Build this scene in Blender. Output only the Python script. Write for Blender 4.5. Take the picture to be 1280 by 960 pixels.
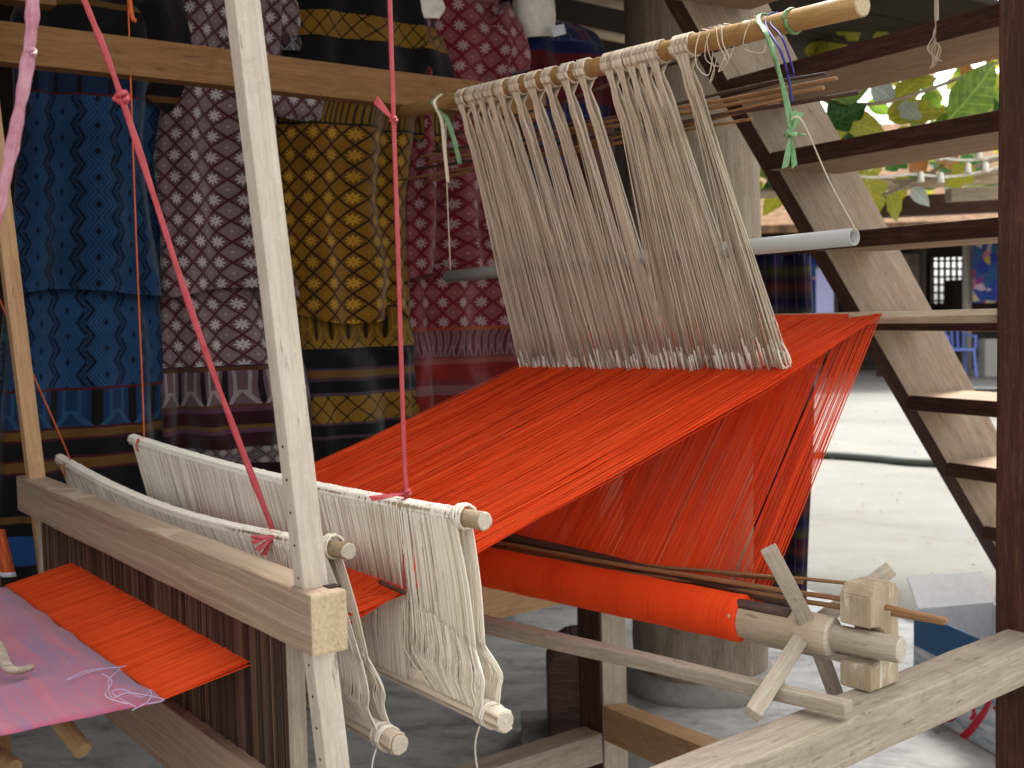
import bpy, bmesh, math, random
from mathutils import Vector, Matrix, noise as mnoise
random.seed(7)
R = random.uniform
for o in list(bpy.data.objects): bpy.data.objects.remove(o)
scene = bpy.context.scene
col = scene.collection

# ------------------------------------------------------------------ camera
F = 1450.0; EYE = 1.25; PITCH = math.atan(95/F); ROLL = 0.022
fw = Vector((0, math.cos(PITCH), -math.sin(PITCH)))
u0 = Vector((0, math.sin(PITCH), math.cos(PITCH))); r0 = Vector((1, 0, 0))
cup = u0*math.cos(ROLL) + r0*math.sin(ROLL)
crt = r0*math.cos(ROLL) - u0*math.sin(ROLL)
CAM = Vector((0, 0, EYE))
cd = bpy.data.cameras.new('camera'); cam = bpy.data.objects.new('camera', cd); col.objects.link(cam)
m = Matrix((crt, cup, -fw)).transposed().to_4x4(); m.translation = CAM
cam.matrix_world = m
cd.sensor_width = 36; cd.lens = 36*F/1280; cd.clip_start = 0.05; cd.clip_end = 500
cd.dof.use_dof = True; cd.dof.focus_distance = 1.6; cd.dof.aperture_fstop = 9
scene.camera = cam

# ------------------------------------------------------------------ sky, sun, exposure
SUN_EL, SUN_AZ = math.radians(58), math.radians(14)
world = bpy.data.worlds.new('World'); scene.world = world; world.use_nodes = True
wn = world.node_tree.nodes; wl = world.node_tree.links
bgn = wn['Background']; sky = wn.new('ShaderNodeTexSky'); sky.sky_type = 'NISHITA'; sky.sun_disc = False
sky.sun_elevation = SUN_EL; sky.sun_rotation = SUN_AZ; sky.dust_density = 4.0; sky.air_density = 1.0; sky.ozone_density = 1.0
hsv = wn.new('ShaderNodeHueSaturation'); hsv.inputs['Saturation'].default_value = 0.08
wl.new(sky.outputs[0], hsv.inputs['Color']); wl.new(hsv.outputs[0], bgn.inputs[0]); bgn.inputs[1].default_value = 0.15
sl = bpy.data.lights.new('sun', 'SUN'); sl.energy = 1.5; sl.angle = math.radians(14); sl.color = (1, .96, .9)
so = bpy.data.objects.new('sun', sl); col.objects.link(so)
sdir = Vector((math.sin(SUN_AZ)*math.cos(SUN_EL), math.cos(SUN_AZ)*math.cos(SUN_EL), math.sin(SUN_EL)))
so.rotation_euler = sdir.to_track_quat('Z', 'Y').to_euler(); so.location = (0, 0, 8)
vs = scene.view_settings; vs.view_transform = 'Standard'; vs.look = 'None'; vs.gamma = 1; vs.use_curve_mapping = False
vs.exposure = 1.8
scene.render.engine = 'CYCLES'
scene.cycles.max_bounces = 8

# ------------------------------------------------------------------ coordinates
# loom axes: w along the warp (away from the weaver), n towards the near side, h height
O2 = Vector((-.047, 1.53)); W2 = Vector((.804, .595)).normalized(); N2 = Vector((W2.y, -W2.x))
W3 = Vector((W2.x, W2.y, 0)); N3 = Vector((N2.x, N2.y, 0)); Z3 = Vector((0, 0, 1))
def L(w, n, h): p = O2 + W2*w + N2*n; return Vector((p.x, p.y, h))
def wn_of(p): d = Vector((p.x, p.y)) - O2; return d.dot(W2), d.dot(N2)
def ray(px, py): return (fw + crt*((px-640)/F) + cup*((480-py)/F))
def P(px, py, y): d = ray(px, py); return CAM + d*(y/d.y)
def on_n(px, py, n):
    d = ray(px, py); c = Vector((CAM.x, CAM.y)) - O2
    t = (n - c.dot(N2))/Vector((d.x, d.y)).dot(N2); return CAM + d*t
def on_w(px, py, w):
    d = ray(px, py); c = Vector((CAM.x, CAM.y)) - O2
    t = (w - c.dot(W2))/Vector((d.x, d.y)).dot(W2); return CAM + d*t
def on_h(px, py, h): d = ray(px, py); return CAM + d*((h - CAM.z)/d.z)
def lerp(a, b, t): return a + (b-a)*t

# ------------------------------------------------------------------ material helpers
class X:
    def __init__(s, nt, k): s.nt = nt; s.k = k
    def op(s, o, b=None, c=None):
        n = s.nt.nodes.new('ShaderNodeMath'); n.operation = o
        for i, q in enumerate((s, b, c)):
            if q is None: continue
            if isinstance(q, X): s.nt.links.new(q.k, n.inputs[i])
            else: n.inputs[i].default_value = q
        return X(s.nt, n.outputs[0])
    def __add__(s, b): return s.op('ADD', b)
    def __sub__(s, b): return s.op('SUBTRACT', b)
    def __mul__(s, b): return s.op('MULTIPLY', b)
    def __truediv__(s, b): return s.op('DIVIDE', b)
    def __rsub__(s, b): return (s*-1) + b
    __radd__ = __add__; __rmul__ = __mul__
    def abs(s): return s.op('ABSOLUTE')
    def frac(s): return s.op('FRACT')
    def floor(s): return s.op('FLOOR')
    def gt(s, b): return s.op('GREATER_THAN', b)
    def lt(s, b): return s.op('LESS_THAN', b)
    def max(s, b): return s.op('MAXIMUM', b)
    def min(s, b): return s.op('MINIMUM', b)
    def mod(s, b): return s.op('FLOORED_MODULO', b)
class M:
    def __init__(s, name, rough=.7, color=None, spec=.3):
        s.m = bpy.data.materials.new(name); s.m.use_nodes = True; s.nt = s.m.node_tree
        s.b = s.nt.nodes['Principled BSDF']; s.b.inputs['Roughness'].default_value = rough
        s.b.inputs['Specular IOR Level'].default_value = spec
        if color: s.b.inputs['Base Color'].default_value = (*color, 1)
    def n(s, t): return s.nt.nodes.new(t)
    def l(s, a, b): s.nt.links.new(a, b)
    def coord(s, out='Object', scale=(1, 1, 1), rnd=0):
        t = s.n('ShaderNodeTexCoord'); mp = s.n('ShaderNodeMapping'); mp.inputs['Scale'].default_value = scale
        s.l(t.outputs[out], mp.inputs[0])
        if rnd:
            oi = s.n('ShaderNodeObjectInfo'); v = s.n('ShaderNodeVectorMath'); v.operation = 'SCALE'
            v.inputs[0].default_value = (rnd, rnd*1.7, rnd*.6); s.l(oi.outputs['Random'], v.inputs['Scale'])
            s.l(v.outputs[0], mp.inputs['Location'])
        return mp.outputs[0]
    def noise(s, vec, scale, detail=4, rough=.6, dist=0):
        n = s.n('ShaderNodeTexNoise'); n.inputs['Scale'].default_value = scale; n.inputs['Detail'].default_value = detail
        n.inputs['Roughness'].default_value = rough; n.inputs['Distortion'].default_value = dist
        s.l(vec, n.inputs['Vector']); return X(s.nt, n.outputs['Fac'])
    def ramp(s, fac, stops):
        r = s.n('ShaderNodeValToRGB'); e = r.color_ramp.elements
        while len(e) < len(stops): e.new(.5)
        for q, (p, c) in zip(e, stops): q.position = p; q.color = (*c, 1)
        s.l(fac.k, r.inputs[0]); return r.outputs[0]
    def mix(s, fac, a, b, mode='MIX'):
        n = s.n('ShaderNodeMix'); n.data_type = 'RGBA'; n.blend_type = mode
        if isinstance(fac, X): s.l(fac.k, n.inputs[0])
        else: n.inputs[0].default_value = fac
        for i, q in ((6, a), (7, b)):
            if isinstance(q, tuple): n.inputs[i].default_value = (*q, 1)
            else: s.l(q, n.inputs[i])
        return n.outputs[2]
    def base(s, c): s.l(c, s.b.inputs['Base Color'])
    def bump(s, fac, strength=.3, dist=.002):
        b = s.n('ShaderNodeBump'); b.inputs['Strength'].default_value = strength; b.inputs['Distance'].default_value = dist
        s.l(fac.k, b.inputs['Height']); s.l(b.outputs[0], s.b.inputs['Normal'])
    def attr(s, name):
        a = s.n('ShaderNodeAttribute'); a.attribute_name = name; return X(s.nt, a.outputs['Fac'])
    def uv(s):
        t = s.n('ShaderNodeTexCoord'); sp = s.n('ShaderNodeSeparateXYZ'); s.l(t.outputs['UV'], sp.inputs[0])
        return X(s.nt, sp.outputs[0]), X(s.nt, sp.outputs[1])

def wood(name, dark, mid, light, rough=.75, fine=55, blotch=.35, bump=.4, spec=.25):
    a = M(name, rough, spec=spec)
    g = a.noise(a.coord('Object', (1.2, 14, 14), 7), fine/14, 6, .65, .6)
    g2 = a.noise(a.coord('Object', (7, 110, 110), 3), 2.2, 5, .75)
    f = g*.42 + g2*.58
    c = a.ramp(f, [(.33, dark), (.5, mid), (.66, light)])
    b = a.noise(a.coord('Object', (2, 5, 5), 5), 2.5, 5, .6)
    c = a.mix((b*1.6 - .45).max(0).min(1)*blotch, c, tuple(q*.55 for q in mid))
    d = a.noise(a.coord('Object', (1, 1, 1), 2), 160, 3, .7)
    c = a.mix((d - .58).max(0)*1.8, c, tuple(min(1, q*1.25) for q in light))
    sp5 = a.noise(a.coord('Object', (12, 60, 60), 9), 1.6, 3, .7); c = a.mix((sp5 - .63).max(0).min(.08)*8, c, tuple(q*.4 for q in dark))
    gr = a.noise(a.coord('Object', (1, 1, 1), 11), 9, 6, .75, 1.5); c = a.mix((gr - .54).max(0).min(.15)*2.6, c, tuple(q*.5 for q in mid))
    a.base(c); a.bump(f*.8 + d*.4 + gr*.5 - sp5*.3, bump, .0015)
    return a.m

def lines_wood(name):   # sawn beater bar with long grain lines
    a = M(name, .7, spec=.25)
    t = a.coord('Object', (1, 1, 1), 2)
    g = a.noise(a.coord('Object', (.5, 25, 34), 2), 1.5, 5, .6, .25)
    g2 = a.noise(a.coord('Object', (6, 150, 150)), 2, 3, .7)
    sp = a.n('ShaderNodeSeparateXYZ'); a.l(t, sp.inputs[0])
    z = X(a.nt, sp.outputs[2]); x = X(a.nt, sp.outputs[0]); wv = a.noise(a.coord('Object', (2, 3, 3)), 1.6, 2)
    ln = ((z*62 + wv*1.6 + x*.5).frac() - .5).abs().lt(.035)
    c = a.ramp(g*.55 + g2*.45, [(.30, (.22, .15, .10)), (.5, (.325, .235, .16)), (.7, (.43, .325, .235))])
    c = a.mix(ln*.5, c, (.52, .42, .31)); d5 = a.noise(a.coord('Object', (1, 1, 1)), 420, 3, .8); c = a.mix((d5 - .55).max(0)*2.2, c, (.55, .44, .33)); a.base(c); a.bump(g2 + ln*.8 + d5, .35, .001)
    return a.m

def thread_mat(name, c0, c1, c2, rough=.85, sheen=.2):
    a = M(name, rough, spec=.15)
    r = a.attr('rnd'); nn = a.noise(a.coord('Object'), 300, 2)
    a.base(a.ramp(r*.8 + nn*.2, [(.1, c0), (.5, c1), (.9, c2)]))
    a.b.inputs['Sheen Weight'].default_value = sheen
    return a.m

MT = {}
MT['beater'] = lines_wood('sawn_wood')
MT['pale'] = wood('pale_wood', (.42, .345, .265), (.565, .49, .395), (.67, .605, .51), .7, 40, .2)
MT['tan'] = wood('tan_wood', (.30, .17, .075), (.42, .26, .13), (.52, .35, .19), .7)
MT['grey'] = wood('weathered_wood', (.27, .215, .155), (.39, .325, .245), (.52, .45, .355), .85, 60, .3, .7)
MT['beam'] = wood('beam_wood', (.145, .068, .02), (.215, .11, .039), (.28, .158, .063), .75)
MT['darkw'] = wood('dark_wood', (.022, .009, .006), (.065, .027, .016), (.15, .07, .042), .6, 60, .6)
MT['stair'] = wood('stair_wood', (.19, .135, .09), (.34, .265, .19), (.48, .40, .31), .75, 30, .6)
MT['tread'] = wood('tread_wood', (.20, .13, .078), (.32, .22, .14), (.43, .325, .225), .75, 30, .45)
MT['stick'] = wood('cane', (.16, .075, .03), (.29, .15, .065), (.42, .25, .12), .5, 40, .3)
MT['sticked'] = wood('dark_cane', (.03, .016, .012), (.07, .038, .027), (.14, .08, .055), .5, 40, .3)
MT['bamboo'] = wood('bamboo', (.28, .15, .045), (.40, .23, .08), (.52, .33, .14), .4, 30, .45, .2, .4)
MT['bamboo_grey'] = wood('old_bamboo', (.34, .255, .165), (.45, .355, .245), (.54, .44, .32), .6, 30, .25, .25)
MT['endgrain'] = wood('end_grain', (.34, .255, .14), (.52, .41, .25), (.66, .55, .37), .9, 900, .25)
MT['shaft'] = wood('peeled_stick', (.20, .13, .07), (.38, .28, .165), (.52, .42, .28), .7, 60, .5, .6)
MT['cutend'] = wood('cut_end', (.38, .31, .23), (.55, .48, .38), (.68, .61, .51), .9, 900, .1)
MT['bark'] = wood('log_wood', (.15, .11, .075), (.30, .235, .17), (.44, .37, .285), .9, 25, .5, .8)
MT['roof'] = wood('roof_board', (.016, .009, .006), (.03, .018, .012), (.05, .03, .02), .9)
a = M('warp_thread', .7, spec=.08)
r_ = a.attr('rnd'); nn = a.noise(a.coord('Object'), 25, 3)
wc_ = (a.ramp(r_*.75 + nn*.25, [(.05, (.50, .03, .008)), (.2, (.94, .078, .016)), (.75, (.98, .102, .022)), (1., (.99, .16, .04))]))
a.base(wc_)
tl_ = a.n('ShaderNodeBsdfTranslucent'); a.l(wc_, tl_.inputs[0]); mx_ = a.n('ShaderNodeMixShader'); mx_.inputs[0].default_value = .06
a.l(a.b.outputs[0], mx_.inputs[1]); a.l(tl_.outputs[0], mx_.inputs[2]); a.l(mx_.outputs[0], a.nt.nodes['Material Output'].inputs[0])
MT['warp'] = a.m
MT['cotton'] = thread_mat('cotton', (.54, .455, .345), (.78, .695, .57), (.86, .80, .69))
MT['cotton2'] = thread_mat('old_cotton', (.42, .325, .225), (.64, .525, .395), (.80, .69, .55))
MT['dent'] = thread_mat('reed_dent', (.035, .020, .014), (.085, .048, .033), (.17, .10, .066), .5, 0)
def roll_mat():
    a = M('warp_roll', .7, spec=.08); t = a.coord('Object', (1, 1, 1))
    g = a.noise(a.coord('Object', (420, 2, 2)), 1, 3); g2 = a.noise(a.coord('Object', (30, 6, 6)), 1, 3)
    a.base(a.ramp(g*.6 + g2*.4, [(.3, (.62, .04, .008)), (.5, (.82, .066, .012)), (.7, (.88, .09, .018))])); a.bump(g, .5, .001); return a.m
MT['roll'] = roll_mat()
def plain(name, c, rough=.6, spec=.3, var=.15, scale=40):
    a = M(name, rough, spec=spec); g = a.noise(a.coord('Object', (1, 1, 1), 3), scale, 4)
    a.base(a.ramp(g, [(.3, tuple(q*(1-var) for q in c)), (.7, tuple(min(1, q*(1+var)) for q in c))])); return a.m
def tape(name, c, lite):
    a = M(name, .35, spec=.5); g = a.noise(a.coord('UV', (1, 9, 1)), 6, 3); g2 = a.noise(a.coord('Object'), 60, 3)
    a.base(a.ramp(g*.6 + g2*.4, [(.35, c), (.66, lite)])); a.bump(g, .6, .002); return a.m
MT['tape'] = tape('red_plastic_tape', (.38, .02, .035), (.58, .10, .11))
MT['tape2'] = tape('pink_plastic_tape', (.34, .06, .11), (.62, .36, .42))
MT['cord'] = plain('orange_string', (.58, .11, .025)); MT['cordred'] = plain('dark_red_cord', (.28, .03, .015))
MT['green'] = tape('green_plastic_ribbon', (.08, .22, .07), (.26, .46, .22)); MT['blue'] = plain('blue_thread', (.035, .03, .22))
MT['pvc'] = plain('pvc', (.38, .375, .345), .4, .4, .06, 12); MT['white'] = plain('mannequin_skin', (.74, .69, .60), .6)
MT['pink'] = plain('pink_yarn', (.75, .05, .14), .8)
MT['nail'] = M('nail', .4, (.35, .33, .3)).m; MT['hole'] = M('hole', .9, (.02, .012, .008)).m

# ------------------------------------------------------------------ object helpers
ROOT = {}
def tag(o, label=None, cat=None, group=None, kind=None):
    if label: o['label'] = label
    if cat: o['category'] = cat
    if group: o['group'] = group
    if kind: o['kind'] = kind
    return o
def thing(name, loc, label, cat, group=None):
    e = bpy.data.objects.new(name, None); col.objects.link(e); e.location = loc; e.empty_display_size = .05
    return tag(e, label, cat, group)
WM = {}
def link(o, parent=None, mw=Matrix.Identity(4)):
    col.objects.link(o); WM[o.name] = mw.copy()
    if parent:
        pm = WM.get(parent.name) or Matrix.Translation(parent.location)
        o.parent = parent; o.matrix_parent_inverse = pm.inverted()
    o.matrix_basis = mw
    return o
def mesh(name, verts, faces, mat, parent=None, mw=Matrix.Identity(4), smooth=False, uvs=None, rnd=None, local=True):
    me = bpy.data.meshes.new(name)
    if mw == Matrix.Identity(4) and local and len(verts):
        c = Vector(verts[0]); c = Vector((c.x, c.y, c.z)); mw = Matrix.Translation(c); verts = [Vector(v)-c for v in verts]
    me.from_pydata([tuple(v) for v in verts], [], faces)
    me.materials.append(mat)
    if uvs:
        uvl = me.uv_layers.new(name='UVMap')
        for lp in me.loops: uvl.data[lp.index].uv = uvs[lp.vertex_index]
    if rnd: at = me.attributes.new('rnd', 'FLOAT', 'POINT'); at.data.foreach_set('value', rnd)
    if smooth: me.polygons.foreach_set('use_smooth', [True]*len(me.polygons))
    me.update()
    return link(bpy.data.objects.new(name, me), parent, mw)
def frame_mat(A, B, up=Z3):
    x = (B-A).normalized(); z = (up - x*up.dot(x)).normalized(); y = z.cross(x)
    m = Matrix((x, y, z)).transposed().to_4x4(); m.translation = A; return m
def bar(name, A, B, w, h, mat, parent=None, up=Z3, bev=.002, w2=None, h2=None, endmat=None, seg=1, wob=0):
    """box from A to B, local x along the grain, y width, z height"""
    Ln = (B-A).length; bm = bmesh.new(); w2 = w if w2 is None else w2; h2 = h if h2 is None else h2; rings = []
    for i in range(seg+1):
        t = i/seg; ww = lerp(w, w2, t)/2; hh = lerp(h, h2, t)/2; dy = R(-wob, wob); dz = R(-wob, wob)
        rings.append([bm.verts.new((t*Ln, sy*ww+dy, sz*hh+dz)) for sy, sz in ((-1, -1), (1, -1), (1, 1), (-1, 1))])
    for a_, b_ in zip(rings, rings[1:]):
        for k in range(4): bm.faces.new((a_[k], a_[(k+1) % 4], b_[(k+1) % 4], b_[k]))
    bm.faces.new(rings[0][::-1]); bm.faces.new(rings[-1])
    bmesh.ops.recalc_face_normals(bm, faces=bm.faces)
    if bev: bmesh.ops.bevel(bm, geom=[e for e in bm.edges if e.calc_face_angle(0) > .5], offset=bev, segments=2, affect='EDGES', profile=.6)
    me = bpy.data.meshes.new(name); 
    me.materials.append(mat)
    if endmat:
        me.materials.append(endmat)
        for f in bm.faces:
            if abs(f.normal.x) > .8: f.material_index = 1
    bm.to_mesh(me); bm.free()
    return link(bpy.data.objects.new(name, me), parent, frame_mat(A, B, up))
def rod(name, A, B, r, mat, parent=None, r2=None, sides=12, seg=8, wob=.0, nodes=(), rough=.0, endmat=None, hollow=None, bend=0):
    """round stick, local x along its length; nodes = bamboo joints as fractions"""
    Ln = (B-A).length; r2 = r if r2 is None else r2; vs, fs, ts = [], [], []
    ts = [i/seg for i in range(seg+1)]
    for q in nodes: ts += [q-.006/Ln, q-.002/Ln, q+.002/Ln, q+.006/Ln]
    ts = sorted(ts); s0 = R(0, 99)
    for t in ts:
        rr = lerp(r, r2, t)
        for q in nodes:
            if abs(t-q)*Ln < .004: rr *= 1.07
        dy = (mnoise.noise((t*4, s0, 0)))*wob; dz = mnoise.noise((t*4, 5, s0))*wob + math.sin(t*math.pi)*bend
        for k in range(sides):
            an = k/sides*math.tau; q = rr*(1 + rough*mnoise.noise((t*Ln*25, math.cos(an)*1.5, math.sin(an)*1.5+s0)))
            vs.append((t*Ln, math.cos(an)*q+dy, math.sin(an)*q+dz))
    nr = len(ts)
    for i in range(nr-1):
        for k in range(sides): fs.append((i*sides+k, i*sides+(k+1) % sides, (i+1)*sides+(k+1) % sides, (i+1)*sides+k))
    me = bpy.data.meshes.new(name); side_n = len(fs)
    if hollow:
        for e, base in ((0, 0), (1, (nr-1)*sides)):
            x0 = 0 if e == 0 else Ln; dx = .05 if e == 0 else -.05; b = len(vs)
            for xx in (x0, x0+dx):
                for k in range(sides): an = k/sides*math.tau; vs.append((xx, math.cos(an)*hollow, math.sin(an)*hollow))
            for k in range(sides):
                k2 = (k+1) % sides
                fs.append((base+k, base+k2, b+k2, b+k)); fs.append((b+k, b+k2, b+sides+k2, b+sides+k))
            fs.append(tuple(b+sides+k for k in range(sides)))
    else:
        for base, x0, dx, rr in ((0, 0, -1, r), ((nr-1)*sides, Ln, 1, r2)):   # slightly domed cut ends
            b = len(vs)
            for k in range(sides):
                v = vs[base+k]; vs.append((x0+dx*rr*.12, v[1]*.86, v[2]*.86))
            for k in range(sides): fs.append((base+k, base+(k+1) % sides, b+(k+1) % sides, b+k))
            fs.append(tuple(range(b, b+sides)))
    me.from_pydata(vs, [], fs); me.materials.append(mat)
    if endmat:
        me.materials.append(endmat)
        for i, p in enumerate(me.polygons):
            if i >= side_n: p.material_index = 1
    bm = bmesh.new(); bm.from_mesh(me); bmesh.ops.recalc_face_normals(bm, faces=bm.faces); bm.to_mesh(me); bm.free()
    for p in me.polygons: p.use_smooth = len(p.vertices) == 4
    return link(bpy.data.objects.new(name, me), parent, frame_mat(A, B, Z3 if abs((B-A).normalized().z) < .95 else W3))
def sweep(paths, radii, sides, vs, fs, rn, uvs=None, flat=1.0, up=None):
    """append tubes along polylines; radii is a number or function of t"""
    for pi, pts in enumerate(paths):
        b0 = len(vs); n = len(pts); rv = R(0, 1)
        for i, p in enumerate(pts):
            d = (pts[min(i+1, n-1)] - pts[max(i-1, 0)]).normalized()
            ref = up if up else (Z3 if abs(d.z) < .8 else N3)
            s = d.cross(ref).normalized(); q = s.cross(d)
            r = radii(i/(n-1)) if callable(radii) else radii
            for k in range(sides):
                an = k/sides*math.tau + .3
                vs.append(p + s*(math.cos(an)*r) + q*(math.sin(an)*r*flat)); rn.append(rv)
                if uvs is not None: uvs.append((i/(n-1), k/sides))
        for i in range(n-1):
            for k in range(sides):
                fs.append((b0+i*sides+k, b0+i*sides+(k+1) % sides, b0+(i+1)*sides+(k+1) % sides, b0+(i+1)*sides+k))
        fs.append(tuple(b0+k for k in range(sides))[::-1]); fs.append(tuple(b0+(n-1)*sides+k for k in range(sides)))
def threads(name, paths, r, mat, parent=None, sides=3, kind='stuff', smooth=True, flat=1.0, up=None):
    vs, fs, rn = [], [], []; sweep(paths, r, sides, vs, fs, rn, None, flat, up)
    o = mesh(name, vs, fs, mat, parent, smooth=smooth, rnd=rn)
    if kind: o['kind'] = kind
    return o
def smooth_path(pts, k=6):
    out = []; n = len(pts)
    for i in range(n-1):
        p0, p1, p2, p3 = pts[max(i-1, 0)], pts[i], pts[i+1], pts[min(i+2, n-1)]
        for j in range(k):
            t = j/k
            out.append(.5*((2*p1) + (p2-p0)*t + (2*p0-5*p1+4*p2-p3)*t*t + (3*p1-p0-3*p2+p3)*t**3))
    out.append(pts[-1]); return out
def cord(name, pts, r, mat, parent=None, k=6, sides=6, flat=1.0, up=None):
    vs, fs, rn, uv = [], [], [], []
    sweep([smooth_path(pts, k)], r, sides, vs, fs, rn, uv, flat, up)
    return mesh(name, vs, fs, mat, parent, smooth=True, rnd=rn, uvs=uv)

# ------------------------------------------------------------------ SETTING: ground, floor
def ground_mat():
    a = M('pale_sandy_ground', .95, spec=.1); c = a.coord('Object')
    g = a.noise(c, .5, 6, .65, .5); g2 = a.noise(c, 9, 5, .7); g3 = a.noise(c, 120, 2)
    k = a.ramp(g*.7 + g2*.15 + g3*.15, [(.30, (.115, .107, .093)), (.42, (.165, .157, .14)), (.55, (.20, .192, .173)), (.7, (.24, .232, .212))])
    g4 = a.noise(c, 1.7, 7, .75, 2.0); k = a.mix((g4 - .56).max(0).min(.1)*5, k, (.13, .11, .085))
    g5 = a.noise(c, 30, 3, .8); k = a.mix((g5 - .66).max(0).min(.05)*14, k, (.08, .07, .055))
    a.base(k); a.bump(g2 + g3*.5, .25, .01); return a.m
def floor_mat():
    a = M('trowelled_concrete', .6, spec=.35); c = a.coord('Object', (1, 2.2, 1)); c2 = a.coord('Object')
    g = a.noise(c, 2.6, 8, .62, 1.4); g2 = a.noise(c2, 14, 6, .7, .6); g3 = a.noise(c2, 1.1, 3)
    k = a.ramp(g*.55 + g2*.3 + g3*.15, [(.36, (.16, .157, .148)), (.45, (.32, .314, .297)), (.54, (.45, .443, .42)), (.68, (.55, .54, .515))])
    a.base(k); a.bump(g2, .25, .004); return a.m
def sheet(name, pts, z, mat, thick=None):
    vs = [Vector((p[0], p[1], z)) for p in pts]; n = len(vs); fs = [tuple(range(n))]
    if thick:
        vs += [Vector((p[0], p[1], z-thick)) for p in pts]; fs += [tuple(range(2*n-1, n-1, -1))]
        fs += [(i, n+i, n+(i+1) % n, (i+1) % n) for i in range(n)]
        fs[0] = tuple(range(n))
    o = mesh(name, vs, fs, mat); bm = bmesh.new(); bm.from_mesh(o.data); bmesh.ops.recalc_face_normals(bm, faces=bm.faces); bm.to_mesh(o.data); bm.free(); return o
tag(sheet('ground', [(-120, -60), (120, -60), (120, 200), (-120, 200)], 0, ground_mat()), kind='structure')
fl = [L(-3.4, -3.6, 0), L(3.4, -3.6, 0), L(2.55, .6, 0), L(-3, .6, 0)]
tag(sheet('concrete_floor', [(p.x, p.y) for p in fl], .012, floor_mat(), .05), kind='structure')

# ------------------------------------------------------------------ house above: back wall, ceiling, big log post, right post
wall = thing('plank_wall', L(.3, -3.2, 0), 'dark plank wall behind the hanging outfits', 'wall')
for i in range(37):
    w = -3.2 + i*.19
    bar('plank', L(w, -3.2 + R(-.006, .006), 0.015), L(w, -3.2 + R(-.006, .006), 2.42), .03, .186, MT['roof'], wall, up=W3, bev=.003)
side = thing('light_block_wall', L(-2.0, -1.8, 0), 'added dark plank wall out of view, blocking light from the left', 'wall')  # unseen wall added to keep left-hand light off the outfits
for i in range(15): bar('plank', L(-2.0, -3.1 + i*.19, .015), L(-2.0, -3.1 + i*.19, 2.42), .03, .186, MT['roof'], side, up=N3, bev=.003)
roof = thing('house_floor', L(.2, -1, 2.45), 'dark boards and bamboo battens of the house floor overhead', 'ceiling')
for i in range(17):
    n = -3.35 + i*.178
    bar('board', L(-3.2, n, 2.47 + R(0, .008)), L(2.2 if n > -1.4 else 4.3, n, 2.47 + R(0, .008)), .176, .03, MT['roof'], roof)
for w in (-1.6, -.5, .6, 1.65): bar('joist', L(w, -3.3, 2.38), L(w, -.42, 2.38), .07, .13, MT['darkw'], roof)
for n in (-2.1, -1.78, -1.62): rod('batten', L(.2, n, 2.33), L(2.4, n+R(-.1, .1), 2.29), .018, MT['bamboo_grey'], roof)
c = P(876, 888, 3.75); c.z = 0
lp = thing('log_post', c, 'thick weathered log post of the house standing behind the loom', 'post')
rod('trunk', Vector((c.x, c.y, .0)), Vector((c.x-.01, c.y, 2.44)), .22, MT['bark'], lp, r2=.205, sides=40, seg=30, rough=.05)
rod('footing', Vector((c.x, c.y, .0)), Vector((c.x, c.y, .04)), .27, plain('cement', (.33, .31, .27), .9), lp, sides=32, seg=2, rough=.04)

pc = on_w(1237, 60, .86); 
wp, np_ = wn_of(P(1246, 500, 1.93))
rp = thing('house_post', L(wp+.05, np_+.07, 0), 'dark reddish square wooden post at the right, beside the rear loom rail', 'post')
bar('shaft', L(wp+.055, np_+.062, 0), L(wp+.055, np_+.055, 2.44), .12, .11, MT['darkw'], rp, up=W3, bev=.004, seg=6, wob=.002)

# ------------------------------------------------------------------ staircase
NS = -.62
b1 = on_n(1025, 300, NS); b2 = on_n(1247, 687, NS)
w1, _ = wn_of(b1); w2, _ = wn_of(b2)
sl_ = (b2.z-b1.z)/(w2-w1)
def str_w(h): return w1 + (h-b1.z)/sl_
st = thing('staircase', L(str_w(0), NS, 0), 'open wooden staircase with pale plank stringer and dark treads', 'staircase')
sd = Vector((W3.x, W3.y, sl_)).normalized(); sp_ = Vector((-W3.x*sl_, -W3.y*sl_, 1)).normalized()
yaw = Vector((N3.x, N3.y, 0)) + W3*-.13; yaw.normalize()
top_h, bot_h = 2.42, 0.0
WID = .235
def stringer(nn, name='stringer'):
    A = L(str_w(top_h), nn, top_h) + sp_*WID/2; B = L(str_w(bot_h), nn, bot_h) + sp_*WID/2 - sd*.12
    o = bar(name, A, B, .05, WID, MT['stair'], st, up=sp_, bev=.004)
    # the underside faces take the dark wood material
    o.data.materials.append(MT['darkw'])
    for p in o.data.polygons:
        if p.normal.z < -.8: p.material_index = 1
    return o
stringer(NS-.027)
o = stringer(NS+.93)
ys = [(985, 45), (962, 180), (1040, 287), (1075, 393), (1131, 497), (1185, 580)]
hs = [b1.z + (1 - 1)*0]
rise = .205
def h_at(py):   # height where the stringer's lower line crosses picture row py
    lo, hi = 0, 2.4
    for _ in range(40):
        md = (lo+hi)/2; p = L(str_w(md), NS, md); d = p-CAM
        y = 480 - F*d.dot(cup)/d.dot(fw)
        if y > py: lo = md
        else: hi = md
    return md
hs = [h_at(y) for y in (190, 292, 393, 494, 578)]
rise = (hs[0]-hs[-1])/4
hs = [hs[0]+rise*3-.05, hs[0]+rise*2-.05, hs[0]+rise-.045] + hs
h = hs[-1]-rise
while h > .1: hs.append(h); h -= rise
TH = .042
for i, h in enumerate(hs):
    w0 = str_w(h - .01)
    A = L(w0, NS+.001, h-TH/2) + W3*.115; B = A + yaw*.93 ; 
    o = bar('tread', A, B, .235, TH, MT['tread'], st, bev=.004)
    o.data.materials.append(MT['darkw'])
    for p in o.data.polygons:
        if abs(p.normal.y) > .8: p.material_index = 1

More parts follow.
